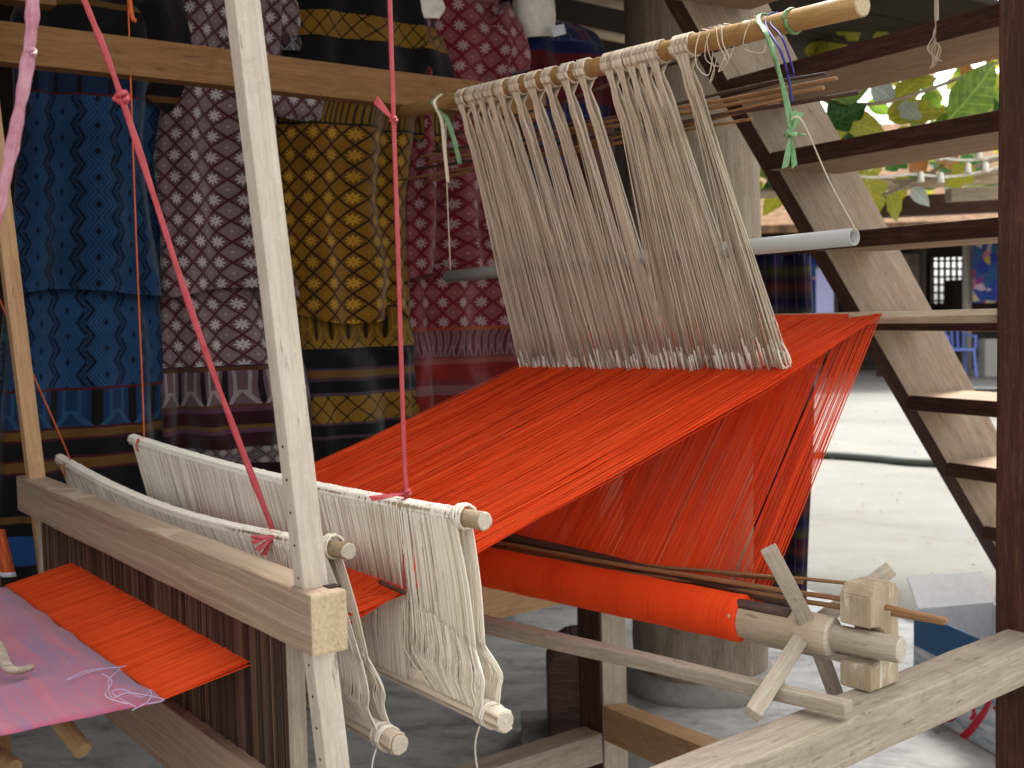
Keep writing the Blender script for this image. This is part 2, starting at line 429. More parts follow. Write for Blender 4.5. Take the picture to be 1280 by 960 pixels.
# ------------------------------------------------------------------ LOOM FRAME
lf = thing('loom_frame', L(.2, -.4, 0), 'weathered timber frame of the loom with rails and legs', 'loom frame')
# near rail carrying the warp beam
ra = on_h(1000, 925, .695); rb = on_h(1272, 812, .695)
rdir = (rb-ra); rdir.z = 0; rdir.normalize(); rside = Vector((rdir.y, -rdir.x, 0))
RA = ra - rdir*1.1 - rside*.035 - Z3*.032; RB = rb + rdir*.12 - rside*.035 - Z3*.032
bar('rail', RA, RB, .07, .064, MT['grey'], lf, bev=.004, seg=18, wob=.0011)
bar('leg', RA - rside*.005 + rdir*.3 - Z3*.032 , Vector((*(RA - rside*.005 + rdir*.3).to_2d(), 0)), .07, .07, MT['grey'], lf, up=W3)
# far upper rail
fa = on_n(16, 64, -.98); fb = on_n(640, 112, -.98)
fz = (fa.z+fb.z)/2
bar('rail', L(-.8, -1.0, fz), L(wn_of(fb)[0]+.1, -1.0, fz-.01), .045, .073, MT['beam'], lf, seg=4, wob=.001)
# far front post (left edge) and far rear post
pw = wn_of(on_n(2, 300, -1.03))[0]
bar('post', L(pw-.06, -1.035, 0), L(pw-.075, -1.035, 1.95), .06, .06, MT['beam'], lf, up=W3)
q = P(754, 900, 2.9); qw, qn = wn_of(q)
bar('post', L(qw, qn, 0), L(qw-.01, qn, 1.70), .085, .085, MT['darkw'], lf, up=W3)
bar('lit_face', L(qw, qn+.046, 0.02), L(qw-.004, qn+.046, 1.0), .006, .078, MT['grey'], lf, up=W3, bev=.001)  # pale strip puts the post's lit side into the colour
# low rails tied into the rear far post
bar('rail', P(768, 902, 2.83), P(768, 902, 2.83) + (P(1010, 1005, 2.1) - P(768, 902, 2.83))*1.1, .06, .085, MT['tan'], lf)
bar('rail', P(742, 930, 2.85), L(-1.2, qn+.01, P(742, 930, 2.85).z-.02), .07, .075, MT['grey'], lf)
# far mid rail with the far bearing
fr = P(690, 722, 2.72); frw, frn = wn_of(fr)
bar('rail', L(-1.2, frn, fr.z-.02), L(frw+.45, frn, fr.z), .05, .115, MT['tan'], lf)
# cross beams overhead (beater and shafts hang here)
bar('crossbeam', L(-.43, -1.1, 1.93), L(-.43, .45, 1.93), .05, .06, MT['tan'], lf)
bar('crossbeam', L(-.15, -1.1, 1.93), L(-.15, .45, 1.93), .05, .06, MT['tan'], lf)
bar('rail', L(-1.3, .42, 1.87), L(.25, .42, 1.87), .05, .06, MT['beam'], lf)
bar('rail', L(-1.3, -1.07, 1.87), L(-.22, -1.07, 1.87), .05, .06, MT['beam'], lf)
for n in (-1.07, .42): bar('post', L(-1.27, n, 0), L(-1.27, n, 1.84), .06, .06, MT['beam'], lf, up=W3)
rod('breast_beam', L(-1.2, -1.05, .79), L(-1.2, .40, .79), .035, MT['bamboo_grey'], lf)
# bearing block, notched, standing on the near rail
kb = on_h(1066, 880, .697)
def notched_block():
    bm = bmesh.new(); w_, hh, dp = .074, .185, .05
    hh = NZ + .085; prof = [(0, 0), (w_, 0), (w_, hh-.012), (w_-.012, hh), (.012, hh), (0, hh-.014), (0, NZ+.027)]
    for k in range(9):
        an = math.pi/2 - k/8*math.pi; prof.append((max(0.002, .010+math.cos(an)*.030), NZ + math.sin(an)*.027))
    prof += [(0, NZ-.027)]
    f = bm.faces.new([bm.verts.new((x, 0, z)) for x, z in prof])
    r = bmesh.ops.extrude_face_region(bm, geom=[f])
    bmesh.ops.translate(bm, verts=[v for v in r['geom'] if isinstance(v, bmesh.types.BMVert)], vec=(0, dp, 0))
    bmesh.ops.recalc_face_normals(bm, faces=bm.faces)
    bmesh.ops.bevel(bm, geom=[e for e in bm.edges if e.calc_face_angle(0) > .6], offset=.002, segments=2, affect='EDGES')
    me = bpy.data.meshes.new('bearing_block'); bm.to_mesh(me); bm.free(); me.materials.append(MT['chip'])
    mm = Matrix((rdir, -rside, Z3)).transposed().to_4x4(); mm.translation = kb
    return link(bpy.data.objects.new('bearing_block', me), lf, mm)
def chip_mat():
    a = M('chipped_painted_wood', .85, spec=.2)
    g = a.noise(a.coord('Object', (30, 30, 8)), 1, 6, .7); g2 = a.noise(a.coord('Object', (60, 60, 14)), 1, 5, .7, .5)
    c = a.ramp(g, [(.35, (.31, .24, .155)), (.6, (.46, .37, .25))]); a.base(a.mix((g2*1.0 - .56).max(0).min(.12)*8, c, (.64, .60, .50))); a.bump(g2, .5, .002); return a.m
MT['chip'] = chip_mat()
# stick lying across, its near end resting on the rail
pa = on_h(1062, 886, .713); pb = P(592, 778, pa.y*2041/1571*1.0)
bar('stretcher', pb + (pb-pa)*.35, pa, .03, .027, MT['grey'], lf, bev=.003, seg=6, wob=.002, h2=.018, w2=.024)

# ------------------------------------------------------------------ WARP BEAM
zb = lambda px: 3390/(px+1000)
BA = P(1126, 813, zb(1126)); BB = P(600, 707, zb(600)); bd = (BB-BA).normalized()
def bpt(px): 
    lo, hi = -.2, 1.6
    for _ in range(40):
        md = (lo+hi)/2; d = BA+bd*md-CAM; x = 640 + F*d.dot(crt)/d.dot(fw)
        if x > px: lo = md
        else: hi = md
    return BA + bd*md
wb = thing('warp_beam', bpt(1000), 'warp beam wound with orange yarn, turned by crossed wooden handles', 'warp beam')
RR = .0367
END = BA + bd*1.42
rod('axle', BA, END, .0185, MT['grey'], wb, r2=.021, sides=16, seg=14, wob=.003, rough=.12, endmat=MT['cutend'])
r0_ = rod('warp_roll', bpt(928), BA + bd*1.22, RR, MT['roll'], wb, sides=28, seg=70, rough=.035)
rod('sleeve', bpt(1040), bpt(915), .0295, MT['bamboo_grey'], wb, sides=20, seg=6, rough=.03, endmat=MT['cutend'])
ux = bd.cross(Z3).normalized(); uz = ux.cross(bd)
rod('lease_stick', bpt(992) + uz*.024 - ux*.012, bpt(992) + uz*.024 - ux*.012 + bd*.95, .0095, MT['sticked'], wb, sides=10, rough=.1)
bar('batten', bpt(1060) - uz*.03 + ux*.012, bpt(840) - uz*.033 + ux*.012, .022, .012, MT['grey'], wb)
# handles: two flat sticks crossing through the axle
hc = bpt(1016)
def handle(pa, pb, off):
    yy = (hc + bd*off).y
    A, B = P(*pa, yy + R(-.004, .004)), P(*pb, yy)
    return A, B
for (tip, dd_, off) in (((961, 686), -.06, 0), ((1049, 880), .03, 0), ((1112, 712), .10, .012), ((940, 893), -.20, .012)):
    c0 = hc + bd*off; T = P(*tip, c0.y+dd_)
    bar('handle', c0, T, .0135, .024, MT['grey'], wb, up=(CAM-c0).cross(T-c0), bev=.002)
mesh_n = rod('nail', bpt(912) + (CAM-bpt(912)).normalized()*RR*.97, bpt(912) + (CAM-bpt(912)).normalized()*(RR+.004), .0035, MT['nail'], wb, sides=8, seg=1)

qx = bpt(1080); kb = Vector((qx.x, qx.y, 0)) - rdir*.016 + rside*.02; NZ = qx.z - .6965; kb.z = .6965
notched_block()
# thin sticks lying behind the roll, on the warp
grp = 'thin cane sticks lying along the warp beam'
for (pa, pb, r, dz) in (((600, 676), (1185, 775), .0042, .03), ((640, 690), (1180, 778), .004, .05), ((700, 694), (1105, 737), .003, .065),
                        ((760, 704), (1003, 727), .003, .08), ((610, 684), (1060, 762), .0036, .04)):
    A = P(*pa, zb(pa[0])+dz); B = P(*pb, zb(pb[0])+dz*.7)
    o = rod('cane_stick', A, B, r, MT['stick'], None, sides=8, seg=10, wob=.006, rough=.12)
    tag(o, 'thin brown cane stick lying along the top of the warp beam', 'stick', grp)
o = rod('lease_rod', P(590, 662, zb(590)+.05), P(985, 752, zb(985)+.035), .0085, MT['sticked'], None, sides=10, seg=10, wob=.004)
tag(o, 'dark round stick along the warp beam, thicker than the canes beside it', 'stick')

# ------------------------------------------------------------------ WARP
wt = thing('warp', L(.2, -.35, .9), 'orange warp stretched through the loom with woven cloth at its front', 'warp')
WID_ = .715
H_F, H_R, H_1, H_2, H_P, H_T = .822, .842, .868, .893, 1.14, 1.222
rodA = on_w(1104, 394, .862); H_T = rodA.z
NR0 = wn_of(rodA)[1]
wr = .862
NT = 980
gaps = [(R(0, 1), R(.0010, .0028)) for _ in range(26)]; up_paths, dn_paths = [], []
gap = [R(0, 1) for _ in range(40)]
def bunch(t):   # uneven bunching of the yarns
    return t + .0035*math.sin(t*61) + .0022*math.sin(t*143+1) + .0015*math.sin(t*307+2)
for i in range(NT):
    t = i/(NT-1)
    if any(abs(t-g0) < g1/2 for g0, g1 in gaps): continue
    n = -bunch(t)*WID_ + R(-.0008, .0008); n2 = -(t + .005*math.sin(t*37))*WID_ + R(-.001, .001)
    sh = .006 if i % 2 else -.006; sg = (R(.004, .016) if R(0, 1) < .05 else 0) + .005 + .004*mnoise.noise((t*9, 4, 0))
    nT = NR0 - bunch(t)*.70 + R(-.0012, .0012)
    pts = [L(-.437, -t*WID_, H_F), L(-.327, n, H_R + sh*.4), L(-.2, n, H_1 + sh), L(-.11, n, H_2 - sh*.6),
           lerp(L(-.11, n, H_2), L(wr, nT, H_T), .35) + Z3*(R(-.004, .002) - sg), lerp(L(-.11, n2, H_2), L(wr, nT, H_T), .7) + Z3*(R(-.006, .006) - sg*.9),
           L(wr, nT, H_T + R(0, .003))]
    up_paths.append(pts)
threads('upper_yarns', up_paths, .00078, MT['warp'], wt, sides=3)
fell = 0
beamline = lambda t: bpt(944) + bd*(.62*t)
for i in range(900):
    t = i/899
    if mnoise.noise((t*150, 9.1, 0)) > .6 and R(0, 1) < .7: continue
    dens = 1.0
    if t < .2 and R(0, 1) < .3: continue
    if .11 < t < .118: continue
    if t > .93 and R(0, 1) < .6: continue
    tb = t + .0008*math.sin(t*90)
    nT = NR0 - .012 - tb*.70 + R(-.0004, .0004)
    top = L(wr + .008, nT, H_T - .004)
    bp_ = beamline(tb) + uz*(RR*.55) + ux*(RR*.8) + bd*R(-.0004, .0004)
    dn_paths.append([L(wr + .004, nT, H_T + .003), top, lerp(top, bp_, .33), lerp(top, bp_, .66) + Z3*R(-.002, .002), bp_])
threads('return_yarns', dn_paths, .00052, MT['warp'], wt, sides=3)
# woven cloth
def cloth_mat():
    a = M('shot_purple_cloth', .8, spec=.2); u, v = a.uv()
    g = a.noise(a.coord('UV', (5, 160, 1)), 1, 4, .6); g2 = a.noise(a.coord('UV', (2.5, 22, 1)), 1, 4, .6, .4); g3 = a.noise(a.coord('UV', (900, 900, 1)), 1, 1)
    c = a.ramp(g*.35 + g2*.5 + g3*.15, [(.36, (.16, .115, .24)), (.46, (.30, .105, .19)), (.54, (.42, .085, .135)), (.66, (.40, .16, .22))])
    a.base(c); a.bump(g3 + g*.6, .4, .0006); a.b.inputs['Sheen Weight'].default_value = .3; return a.m
vs_, fs_, uv_ = [], [], []
nu, nv = 40, 30
for j in range(nv+1):
    for i in range(nu+1):
        t = i/nu; q = j/nv; w = lerp(-.437 + .002*math.sin(t*40), -1.2, q)
        vs_.append(L(w, -t*WID_ + .004  + .0015*math.sin(q*70)*(t < .01), lerp(H_F, .828, q) + .001*math.sin(t*30+q*9) ))
        uv_.append((t, q))
for j in range(nv):
    for i in range(nu): fs_.append((j*(nu+1)+i, j*(nu+1)+i+1, (j+1)*(nu+1)+i+1, (j+1)*(nu+1)+i))
o = mesh('woven_cloth', vs_, fs_, cloth_mat(), wt, smooth=True, uvs=uv_)
sm = o.modifiers.new('thick', 'SOLIDIFY'); sm.thickness = .0012
# loose weft ends at the cloth corner
lt = thread_mat('weft_end', (.42, .36, .55), (.55, .48, .62), (.66, .58, .70))
curl = []
for pp in ([(184, 880), (205, 874), (160, 866), (140, 872), (136, 850), (150, 835), (120, 838), (95, 846), (83, 850), (110, 838), (150, 834), (158, 832)],
           [(170, 884), (140, 866), (155, 862), (178, 872), (188, 862), (186, 876), (165, 888)], [(160, 880), (132, 870), (140, 852), (128, 842)]):
    curl.append(smooth_path([on_h(x, y, H_F + .004 + R(0, .006)) for x, y in pp], 5))
threads('weft_ends', curl, .0006, lt, wt, sides=4, kind=None)

# bamboo rod over which the warp turns, butting into the right post
tr = thing('turning_rod', rodA, 'split bamboo rod the warp turns over, butting against the dark post', 'rod')
RT_A = L(wr-.003, NR0 - .80, H_T - .009); RT_B = L(wp+.03, np_ + .006, H_T - .004)
rod('culm', RT_A, RT_B, .0085, MT['bamboo_grey'], tr, r2=.0125, sides=14, seg=10, rough=.03)
bar('splint', L(wr-.016, NR0 - .06, H_T + .0005), L(wp+.012, np_ + .004, H_T + .003), .004, .011, MT['bamboo_grey'], tr, bev=.001)

# ------------------------------------------------------------------ BEATER
bt = thing('beater', L(-.33, -.35, .70), 'hanging beater of sawn wood holding a dark reed', 'beater')
BN0, BN1 = -.985, .2
hb = (on_w(388, 742, -.35).z + on_w(18, 596, -.35).z)/2; BH = .064
bar('top_bar', L(-.329, BN0, hb-BH/2), L(-.329, BN1, hb-BH/2), .042, BH, MT['beater'], bt, bev=.0035, endmat=MT['endgrain'], seg=16, wob=.0005)
lb = on_w(190, 872, -.35).z
bar('bottom_bar', L(-.327, BN0, lb-.045), L(-.327, BN1-.005, lb-.045), .04, .09, MT['beater'], bt, bev=.0025, endmat=MT['endgrain'])
aw0 = wn_of(on_n(303, 10, .155))
def arm(nn, pxt, pyt, hw):
    tp = on_n(pxt, pyt, nn); wt_, _ = wn_of(tp); A = L(-.327, nn, lb-.22)
    dirv = (tp - L(-.327, nn, hb)); k = (1.9 - hb)/dirv.z
    B = L(-.327, nn, hb) + dirv*k
    A = L(-.327, nn, hb) - dirv*((hb - (lb-.24))/dirv.z)*.55
    return A, B
for nn, px_, py_ in ((.158, 304, 10), (-.935, 12, 330)):
    A, B = arm(nn, px_, py_, 0)
    o = bar('arm', A, B, .028, .024, MT['pale'], bt, up=N3, bev=.0015, seg=10, wob=.0006) if nn > 0 else bar('arm', A, B, .028, .026, MT['tan'], bt, up=N3, bev=.0015)
    if nn > 0:
        d = (B-A).normalized(); y_ = None
        for k in range(9):     # peg holes
            p = L(-.327, nn, hb) + d*(-.19 + k*.035 + (.06 if k > 3 else 0)) - W3*.0142
            if abs(k-4.5) < 0: continue
            rod('peg_hole', p + W3*.002, p - W3*.0004, .0016, MT['hole'], o, sides=8, seg=1)
# slot lips on the bar
bar('slot', L(-.314, .172, hb+.0004), L(-.314, .186, hb+.0004), .014, .002, MT['hole'], bt, bev=0)
# reed: end strips and many dents
top_r, bot_r = hb-BH+.004, lb-.004
rd = bar('reed', L(-.327, -.90, top_r-.004), L(-.327, .115, top_r-.004), .012, .008, MT['dent_bar'] if 'dent_bar' in MT else MT['sticked'], bt, bev=.001)
dp = []
vs_, fs_, rn_ = [], [], []
k = 0; n = -.895
while n < .1:
    wd = .0031; rv = min(1, max(0, .42 + .45*mnoise.noise((n*60, 0, 0)) + R(-.4, .4))); b = len(vs_)
    dw = R(-.0012, .0012)
    for (sw, sn, hz) in ((-1, -1, 0), (1, -1, 0), (1, 1, 0), (-1, 1, 0), (-1, -1, 1), (1, -1, 1), (1, 1, 1), (-1, 1, 1)):
        vs_.append(L(-.327 + sw*.0045 + dw, n + sn*wd*.42 + (R(-.0004, .0004) if hz else 0), lerp(bot_r, top_r, hz))); rn_.append(rv)
    fs_ += [(b, b+1, b+5, b+4), (b+1, b+2, b+6, b+5), (b+2, b+3, b+7, b+6), (b+3, b, b+4, b+7)]
    n += .00265 + (R(.0, .0012) if R(0, 1) < .2 else 0)
o = mesh('dents', vs_, fs_, MT['dent'], rd, rnd=rn_); o['kind'] = 'stuff'
bar('end_strip', L(-.327, .112, bot_r-.02), L(-.327, .112, top_r+.002), .016, .013, MT['grey'], rd, up=N3, bev=.001)
bar('end_strip', L(-.327, -.905, bot_r-.02), L(-.327, -.905, top_r+.002), .016, .013, MT['grey'], rd, up=N3, bev=.001)
threads('tie', [smooth_path([L(-.35, .10, lb+.006), L(-.352, .11, lb-.02), L(-.351, .118, lb-.05)], 4), smooth_path([L(-.35, .095, lb+.004), L(-.354, .10, lb-.03), L(-.352, .104, lb-.06)], 4),
                 smooth_path([L(-.348, .118, lb+.012), L(-.335, .135, lb+.006), L(-.32, .12, lb+.01)], 4)], .0013, MT['cotton'], bt, sides=5, kind=None)

# ------------------------------------------------------------------ HEDDLE SHAFTS
def heddle(w0, tn, tf, hw, bnear, bfar_n, label, sag, dens, loose_n, seed, spread=0.0, extra=70):
    random.seed(seed)
    Tn = on_w(*tn, w0); Tf = on_w(*tf, w0); Bn = on_w(*bnear, w0)
    n_near, n_far = wn_of(Tn)[1], wn_of(Tf)[1]
    ht = (Tn.z+Tf.z)/2; hbm = Bn.z; bn = wn_of(Bn)[1]
    e = thing('heddle_shaft', L(w0, (n_near+n_far)/2, hbm), label, 'heddle')
    tz = lambda n: ht - sag*math.sin(math.pi*min(1, max(0, (n-n_far)/(n_near-n_far))))
    bz = lambda n: hbm + .004
    rod('top_stick', L(w0, n_far, ht), L(w0, n_near, ht), .0076, MT['shaft'], e, sides=14, seg=24, bend=-sag, rough=.14, endmat=MT['cutend'], r2=.0105)
    rod('bottom_stick', L(w0, bfar_n, hbm), L(w0, bn, hbm), .0105, MT['shaft'], e, sides=14, seg=24, rough=.14, endmat=MT['cutend'], r2=.012)
    # cotton wrapping around the sticks
    wr_ = []
    n_w0, n_w1 = n_far + .015, n_near - .045
    turns = int((n_w1-n_w0)/.0032); pts = []
    for k in range(turns*8):
        n = lerp(n_w0, n_w1, k/(turns*8)); an = k/8*math.tau; r = .0100 + .0012*mnoise.noise((n*60, an*.3, 0)) + .0008*mnoise.noise((n*300, 0, 0))
        pts.append(L(w0 + math.cos(an)*r, n, tz(n) + math.sin(an)*r))
    threads('wrapping', [pts], .0016, MT['cotton'], e, sides=5)
    up, dn = [], []
    lo, hi = -WID_ - .01, min(.004, loose_n + .02)
    N = int(dens*(n_w1-n_w0))
    ks = [k/(N-1) for k in range(N)]; ks += [1 - R(0, 1)*(n_w1-loose_n)/(n_w1-n_w0) for _ in range(extra)]
    for k, t in enumerate(ks):
        n0 = lerp(n_w0 + .03, n_w1, t) + R(-.0012, .0012)
        inn = n0 < loose_n + R(-.03, .02)
        sd_ = 1 if k % 2 else -1
        a0 = L(w0 + sd_*.0105, n0, tz(n0) - .002)
        if inn:
            tt = (n0 - n_w0)/(loose_n - n_w0); nm = lerp(lo, hi, tt) + R(-.002, .002)
            nm = lerp(nm, n0, .8 if tt < .5 else lerp(.8, .3, (tt-.5)*2)); nm = min(nm, hi + .002)
            hm = hw + R(-.007, .004)
            md = lerp(a0, L(w0, nm, hm), .5) + N3*(.003*mnoise.noise((n0*35, 0, 2))) + W3*sd_*.002
            up.append([a0, a0*.8 + md*.2 - N3*R(-.001, .001), md, L(w0 + sd_*.003, nm, hm)])
            nb = lerp(nm, n0, .25); nb = lerp(nb, bn-.05, .10)
            b0 = L(w0 + sd_*.0115, min(nb, bn - .022), hbm + .004)
            bl = .012*mnoise.noise((n0*22, 3, 0)); m2 = lerp(L(w0, nm, hm), b0, .55) + N3*bl + W3*sd_*.004
            dn.append([L(w0 + sd_*.003, nm + R(-.001, .001), hm), lerp(L(w0, nm, hm), m2, .5) + W3*sd_*.002, m2, lerp(m2, b0, .6), b0, L(w0, min(nb, bn-.022), hbm - .012)])
        else:       # slack loops beyond the edge of the warp
            q = (n0 - loose_n)/(n_w1 - loose_n)
            hk = hw - lerp(.012, .045, q) + R(-.006, .006); nk = n0 + .012 + .018*q + R(-.0025, .0025) + spread*(q-.1)
            bul = .03 + .022*q + R(-.004, .004)
            b0n = lerp(bn - .13, bn - .03, q**1.0) + R(-.004, .004)
            up.append(smooth_path([a0, lerp(a0, L(w0 + sd_*.006, nk, hk), .5) + N3*(.006*q + R(-.002, .002)), L(w0 + sd_*.006, nk, hk)], 4))
            dn.append(smooth_path([L(w0 + sd_*.006, nk + R(-.002, .002), hk + .002), L(w0 + sd_*.012, nk + bul*.45, lerp(hk, hbm, .35)), L(w0 + sd_*.012, nk + bul*.40, lerp(hk, hbm, .6)),
                                   L(w0 + sd_*.010, lerp(nk + bul*.4, b0n, .6), lerp(hk, hbm, .83)), L(w0 + sd_*.010, b0n, hbm + .006), L(w0, b0n, hbm - .012)], 4))
    threads('upper_loops', up, .00125, MT['cotton'], e, sides=4)
    threads('lower_loops', dn, .0012, MT['cotton'], e, sides=4)
    # edging cord along the bottom stick and knots
    wrp = []
    pts = []
    for k in range(int((bn-.02-bfar_n)/.0036)*8):
        n = bfar_n + .02 + k*.0036/8; an = k/8*math.tau; pts.append(L(w0 + math.cos(an)*.0122, n, hbm + math.sin(an)*.0122))
    threads('bottom_wrapping', [pts], .0021, MT['cotton2'], e, sides=4)
    rings = []
    for j in range(5):
        rings.append([L(w0 + math.cos(q/10*math.tau)*.0145, bn - .042 + j*.0042 + .002*math.sin(q), hbm + math.sin(q/10*math.tau)*.0145) for q in range(11)])
    for j in range(4):
        rings.append([L(w0 + math.cos(q/10*math.tau)*.0145, n_near - .048 + j*.004 + .003*math.sin(q+j), tz(n_near) + math.sin(q/10*math.tau)*.0145) for q in range(11)])
    threads('lashing', rings[:5], .0019, MT['cotton'], e, sides=5, kind=None)
    threads('lashing', rings[5:], .0019, MT['cotton'], e, sides=5, kind=None)
    # hanging thread tails
    threads('tail', [smooth_path([L(w0 - .012, bn - .035, hbm - .012), L(w0 - .016, bn - .040, hbm - .04), L(w0 - .013, bn - .036, hbm - .10), L(w0 - .013, bn - .034, hbm - .22)], 6)], .0012, MT['cotton'], e, sides=5, kind=None)
    return e, tz, n_near, n_far, ht
H2 = heddle(-.11, (606, 650), (163, 549), H_2, (632, 902), -1.0, 'cotton string heddle shaft beside the stretched warp, farther from the beater', .012, 560, .0, 11)
H1 = heddle(-.2, (436, 695), (72, 569), H_1, (500, 931), -1.15, 'cotton string heddle shaft directly behind the beater', .03, 560, -.15, 12, .055, 150)
# a long slack cotton thread beside the beater arm
o = cord('cotton_thread', [on_w(*p, -.19) for p in ((410, 815), (412, 850), (405, 885), (418, 925), (424, 975), (422, 1010))], .0012, MT['cotton'])
tag(o, 'single slack white cotton thread dangling beside the beater arm', 'thread')
o = cord('green_thread', [on_w(*p, -.16) for p in ((362, 845), (366, 900), (372, 990))], .0008, plain('green_yarn', (.05, .35, .05)))
tag(o, 'thin green thread hanging under the warp behind the beater', 'thread')
# dark flat stick tucked in the far shaft's threads
tag(bar('lease_chip', on_w(474, 727, -.135), on_w(506, 741, -.135), .004, .006, MT['sticked']), 'short dark flat stick tucked into the string heddle above the warp', 'stick')

# ------------------------------------------------------------------ hanging tapes and cords
def tapeline(name, pts, r, mat, label, knots=(), bow=None, flat=.5, cat='string'):
    o = thing(name, pts[-1], label, cat)
    rf = r if callable(r) else (lambda t: r*(1 + .12*math.sin(t*37) + .08*math.sin(t*91)))
    cord('strand', pts, rf, mat, o, k=14, sides=8, flat=flat)
    for kp, ks in knots:
        vs, fs, rn = [], [], []
        ring = [kp + Vector((math.cos(q/9*math.tau)*ks, .004*math.sin(q*2.1), math.sin(q/9*math.tau)*ks*.7)) for q in range(10)]
        ring2 = [kp + Vector((math.cos(q/9*math.tau)*ks*.7, math.sin(q/9*math.tau)*ks*.7, (q-4)*ks*.16)) for q in range(10)]
        threads('knot', [ring, ring2], ks*.5, mat, o, sides=6, kind=None)
    if bow:
        for (tip, wdt) in bow[1]:
            A = bow[0]; B = tip; s = (B-A).cross(Vector((0, 1, 0))).normalized()
            md = lerp(A, B, .5)
            vs = [A + s*.001, A - s*.001, md + s*wdt*.6 + Vector((0, -.003, 0)), md - s*wdt*.6, B + s*wdt, B - s*wdt + (B-A)*.12]
            vs += [v + Vector((0, .0016, 0)) for v in vs]
            fs = [(0, 1, 3, 2), (2, 3, 5, 4), (7, 6, 8, 9), (9, 8, 10, 11), (0, 2, 8, 6), (2, 4, 10, 8), (3, 1, 7, 9), (5, 3, 9, 11), (4, 5, 11, 10)]
            mesh('bow_end', vs, fs, mat, o, uvs=[(0, 0)]*12)
    return o
nA = wn_of(on_w(338, 668, -.2))[1]
pA = L(-.205, nA, H1[4] - .01)
topA = on_n(104, -4, nA); topA2 = topA + (topA - on_n(152, 122, nA))*1.2
kA = on_n(152, 122, nA)
tapeline('plastic_tape', [topA2, topA, kA, on_n(250, 420, nA), on_n(343, 668, nA)], .0045, MT['tape'], 'red plastic tape with a knot, slanting down to the heddle shaft behind the beater',
         [(kA, .008), (on_n(343, 670, nA), .006)], (on_n(342, 670, nA+.03), [(on_n(317, 678, nA+.03), .003), (on_n(322, 687, nA+.03), .004), (on_n(330, 693, nA+.03), .004), (on_n(316, 672, nA+.03), .003)]), .45)
nB = wn_of(on_w(508, 612, -.11))[1]
kB = on_n(492, 150, nB); bB = on_n(508, 616, nB) ; zt = on_n(487, -6, nB)
tapeline('plastic_tape', [zt + Z3*.28, zt, kB, on_n(497, 300, nB), on_n(505, 560, nB), on_n(508, 616, nB), on_n(505, 640, nB) , on_n(506, 735, nB)], lambda t: .0034 if t < .8 else .0028, MT['tape'],
         'red plastic tape hanging straight down to the far heddle shaft, bow tied on its stick', [(kB, .004), (bB, .005)],
         None, .45)
o = [x for x in bpy.data.objects if x.name.startswith('plastic_tape')][-1]
def bow(parent, A, tips, mat):
    for tip, wdt in tips:
        s = (tip-A).cross(Vector((0, 1, 0))).normalized(); md = lerp(A, tip, .5)
        vs = [A + s*.001, A - s*.001, md + s*wdt*.7 + Vector((0, -.004, 0)), md - s*wdt*.7, tip + s*wdt, tip - s*wdt + (tip-A)*.12]
        vs += [v + Vector((0, .0016, 0)) for v in vs]
        fs = [(0, 1, 3, 2), (2, 3, 5, 4), (7, 6, 8, 9), (9, 8, 10, 11), (0, 2, 8, 6), (2, 4, 10, 8), (3, 1, 7, 9), (5, 3, 9, 11), (4, 5, 11, 10)]
        mesh('bow_end', vs, fs, mat, parent, uvs=[(0, 0)]*12)
bow(o, kB, [(on_n(471, 126, nB), .005)], MT['tape']); bow(o, bB, [(on_n(466, 623, nB+.02), .0035)], MT['tape'])
kC = P(36, 66, 1.0)
tapeline('plastic_tape', [P(38, -150, 1.0), P(41, -10, 1.0), P(36, 66, 1.0), P(22, 150, 1.0), P(4, 235, 1.0), P(-14, 300, 1.0), P(-60, 420, 1.0)], .0056, MT['tape2'],
         'faded pink plastic tape, twisted and thicker than the red ones', [(P(38, 66, 1.0), .004)], None, .5)
nD = wn_of(on_w(180, 546, -.11))[1]
o = cord('orange_string', [on_n(158, -60, nD), on_n(160, 0, nD), on_n(170, 290, nD), on_n(180, 545, nD), L(-.122, nD, H2[4]+.008), L(-.125, nD, H2[4]-.014), L(-.11, nD, H2[4]-.02)], .0016, MT['cord']); tag(o, 'thin orange cord hanging plumb to the end of the farther heddle shaft', 'cord')
nE = wn_of(on_w(88, 577, -.2))[1]
o = cord('orange_string', [on_n(-70, 215, nE), on_n(0, 376, nE), on_n(88, 575, nE), L(-.213, nE, H1[4]-.002), L(-.214, nE+.004, H1[4]-.03)], .0019, MT['cord']); tag(o, 'thin orange cord slanting to the end of the heddle shaft behind the beater', 'cord')
tag(cord('red_cord', [P(160, -20, 2.12), P(165, 20, 2.12), P(170, 26, 2.12)], .004, MT['cord'], k=4), 'short orange-red knot of cord tied over the upper rail', 'cord')

# ------------------------------------------------------------------ PATTERN HEDDLE (hanging curtain of cotton loops)
PW = .39
pn = P(1078, 6, 1.525); pf = P(545, 131, 2.40)
PH = (pn.z + pf.z)/2
ph = thing('pattern_heddle', lerp(pn, pf, .5), 'hanging curtain of old cotton loops on a bamboo pole above the warp', 'heddle')
rod('pole', pf + (pf-pn)*.12, pn, .0145, MT['bamboo'], ph, r2=.0155, sides=16, seg=14, nodes=(.27, .55, .83), rough=.03, endmat=MT['endgrain'])
pd = (pn-pf).normalized()
def pole_at(px):
    lo, hi = -.2, 1.3
    for _ in range(40):
        md = (lo+hi)/2; d = lerp(pf, pn, md)-CAM; x = 640 + F*d.dot(crt)/d.dot(fw)
        if x < px: lo = md
        else: hi = md
    return lerp(pf, pn, md)
bx = [581, 594, 606, 618, 632, 650, 670, 690, 712, 733, 767, 780, 794, 808, 823, 858]
bw = [1, 1, 1, 1, 1.1, 1.2, 1.2, 1.1, 1.1, 1, 1, 1, 1, 1, 1.1, 1.5]
botF = on_w(656, 469, .60); botN = on_w(984, 452, .62)
def bottom(t): return lerp(botF, botN, t)
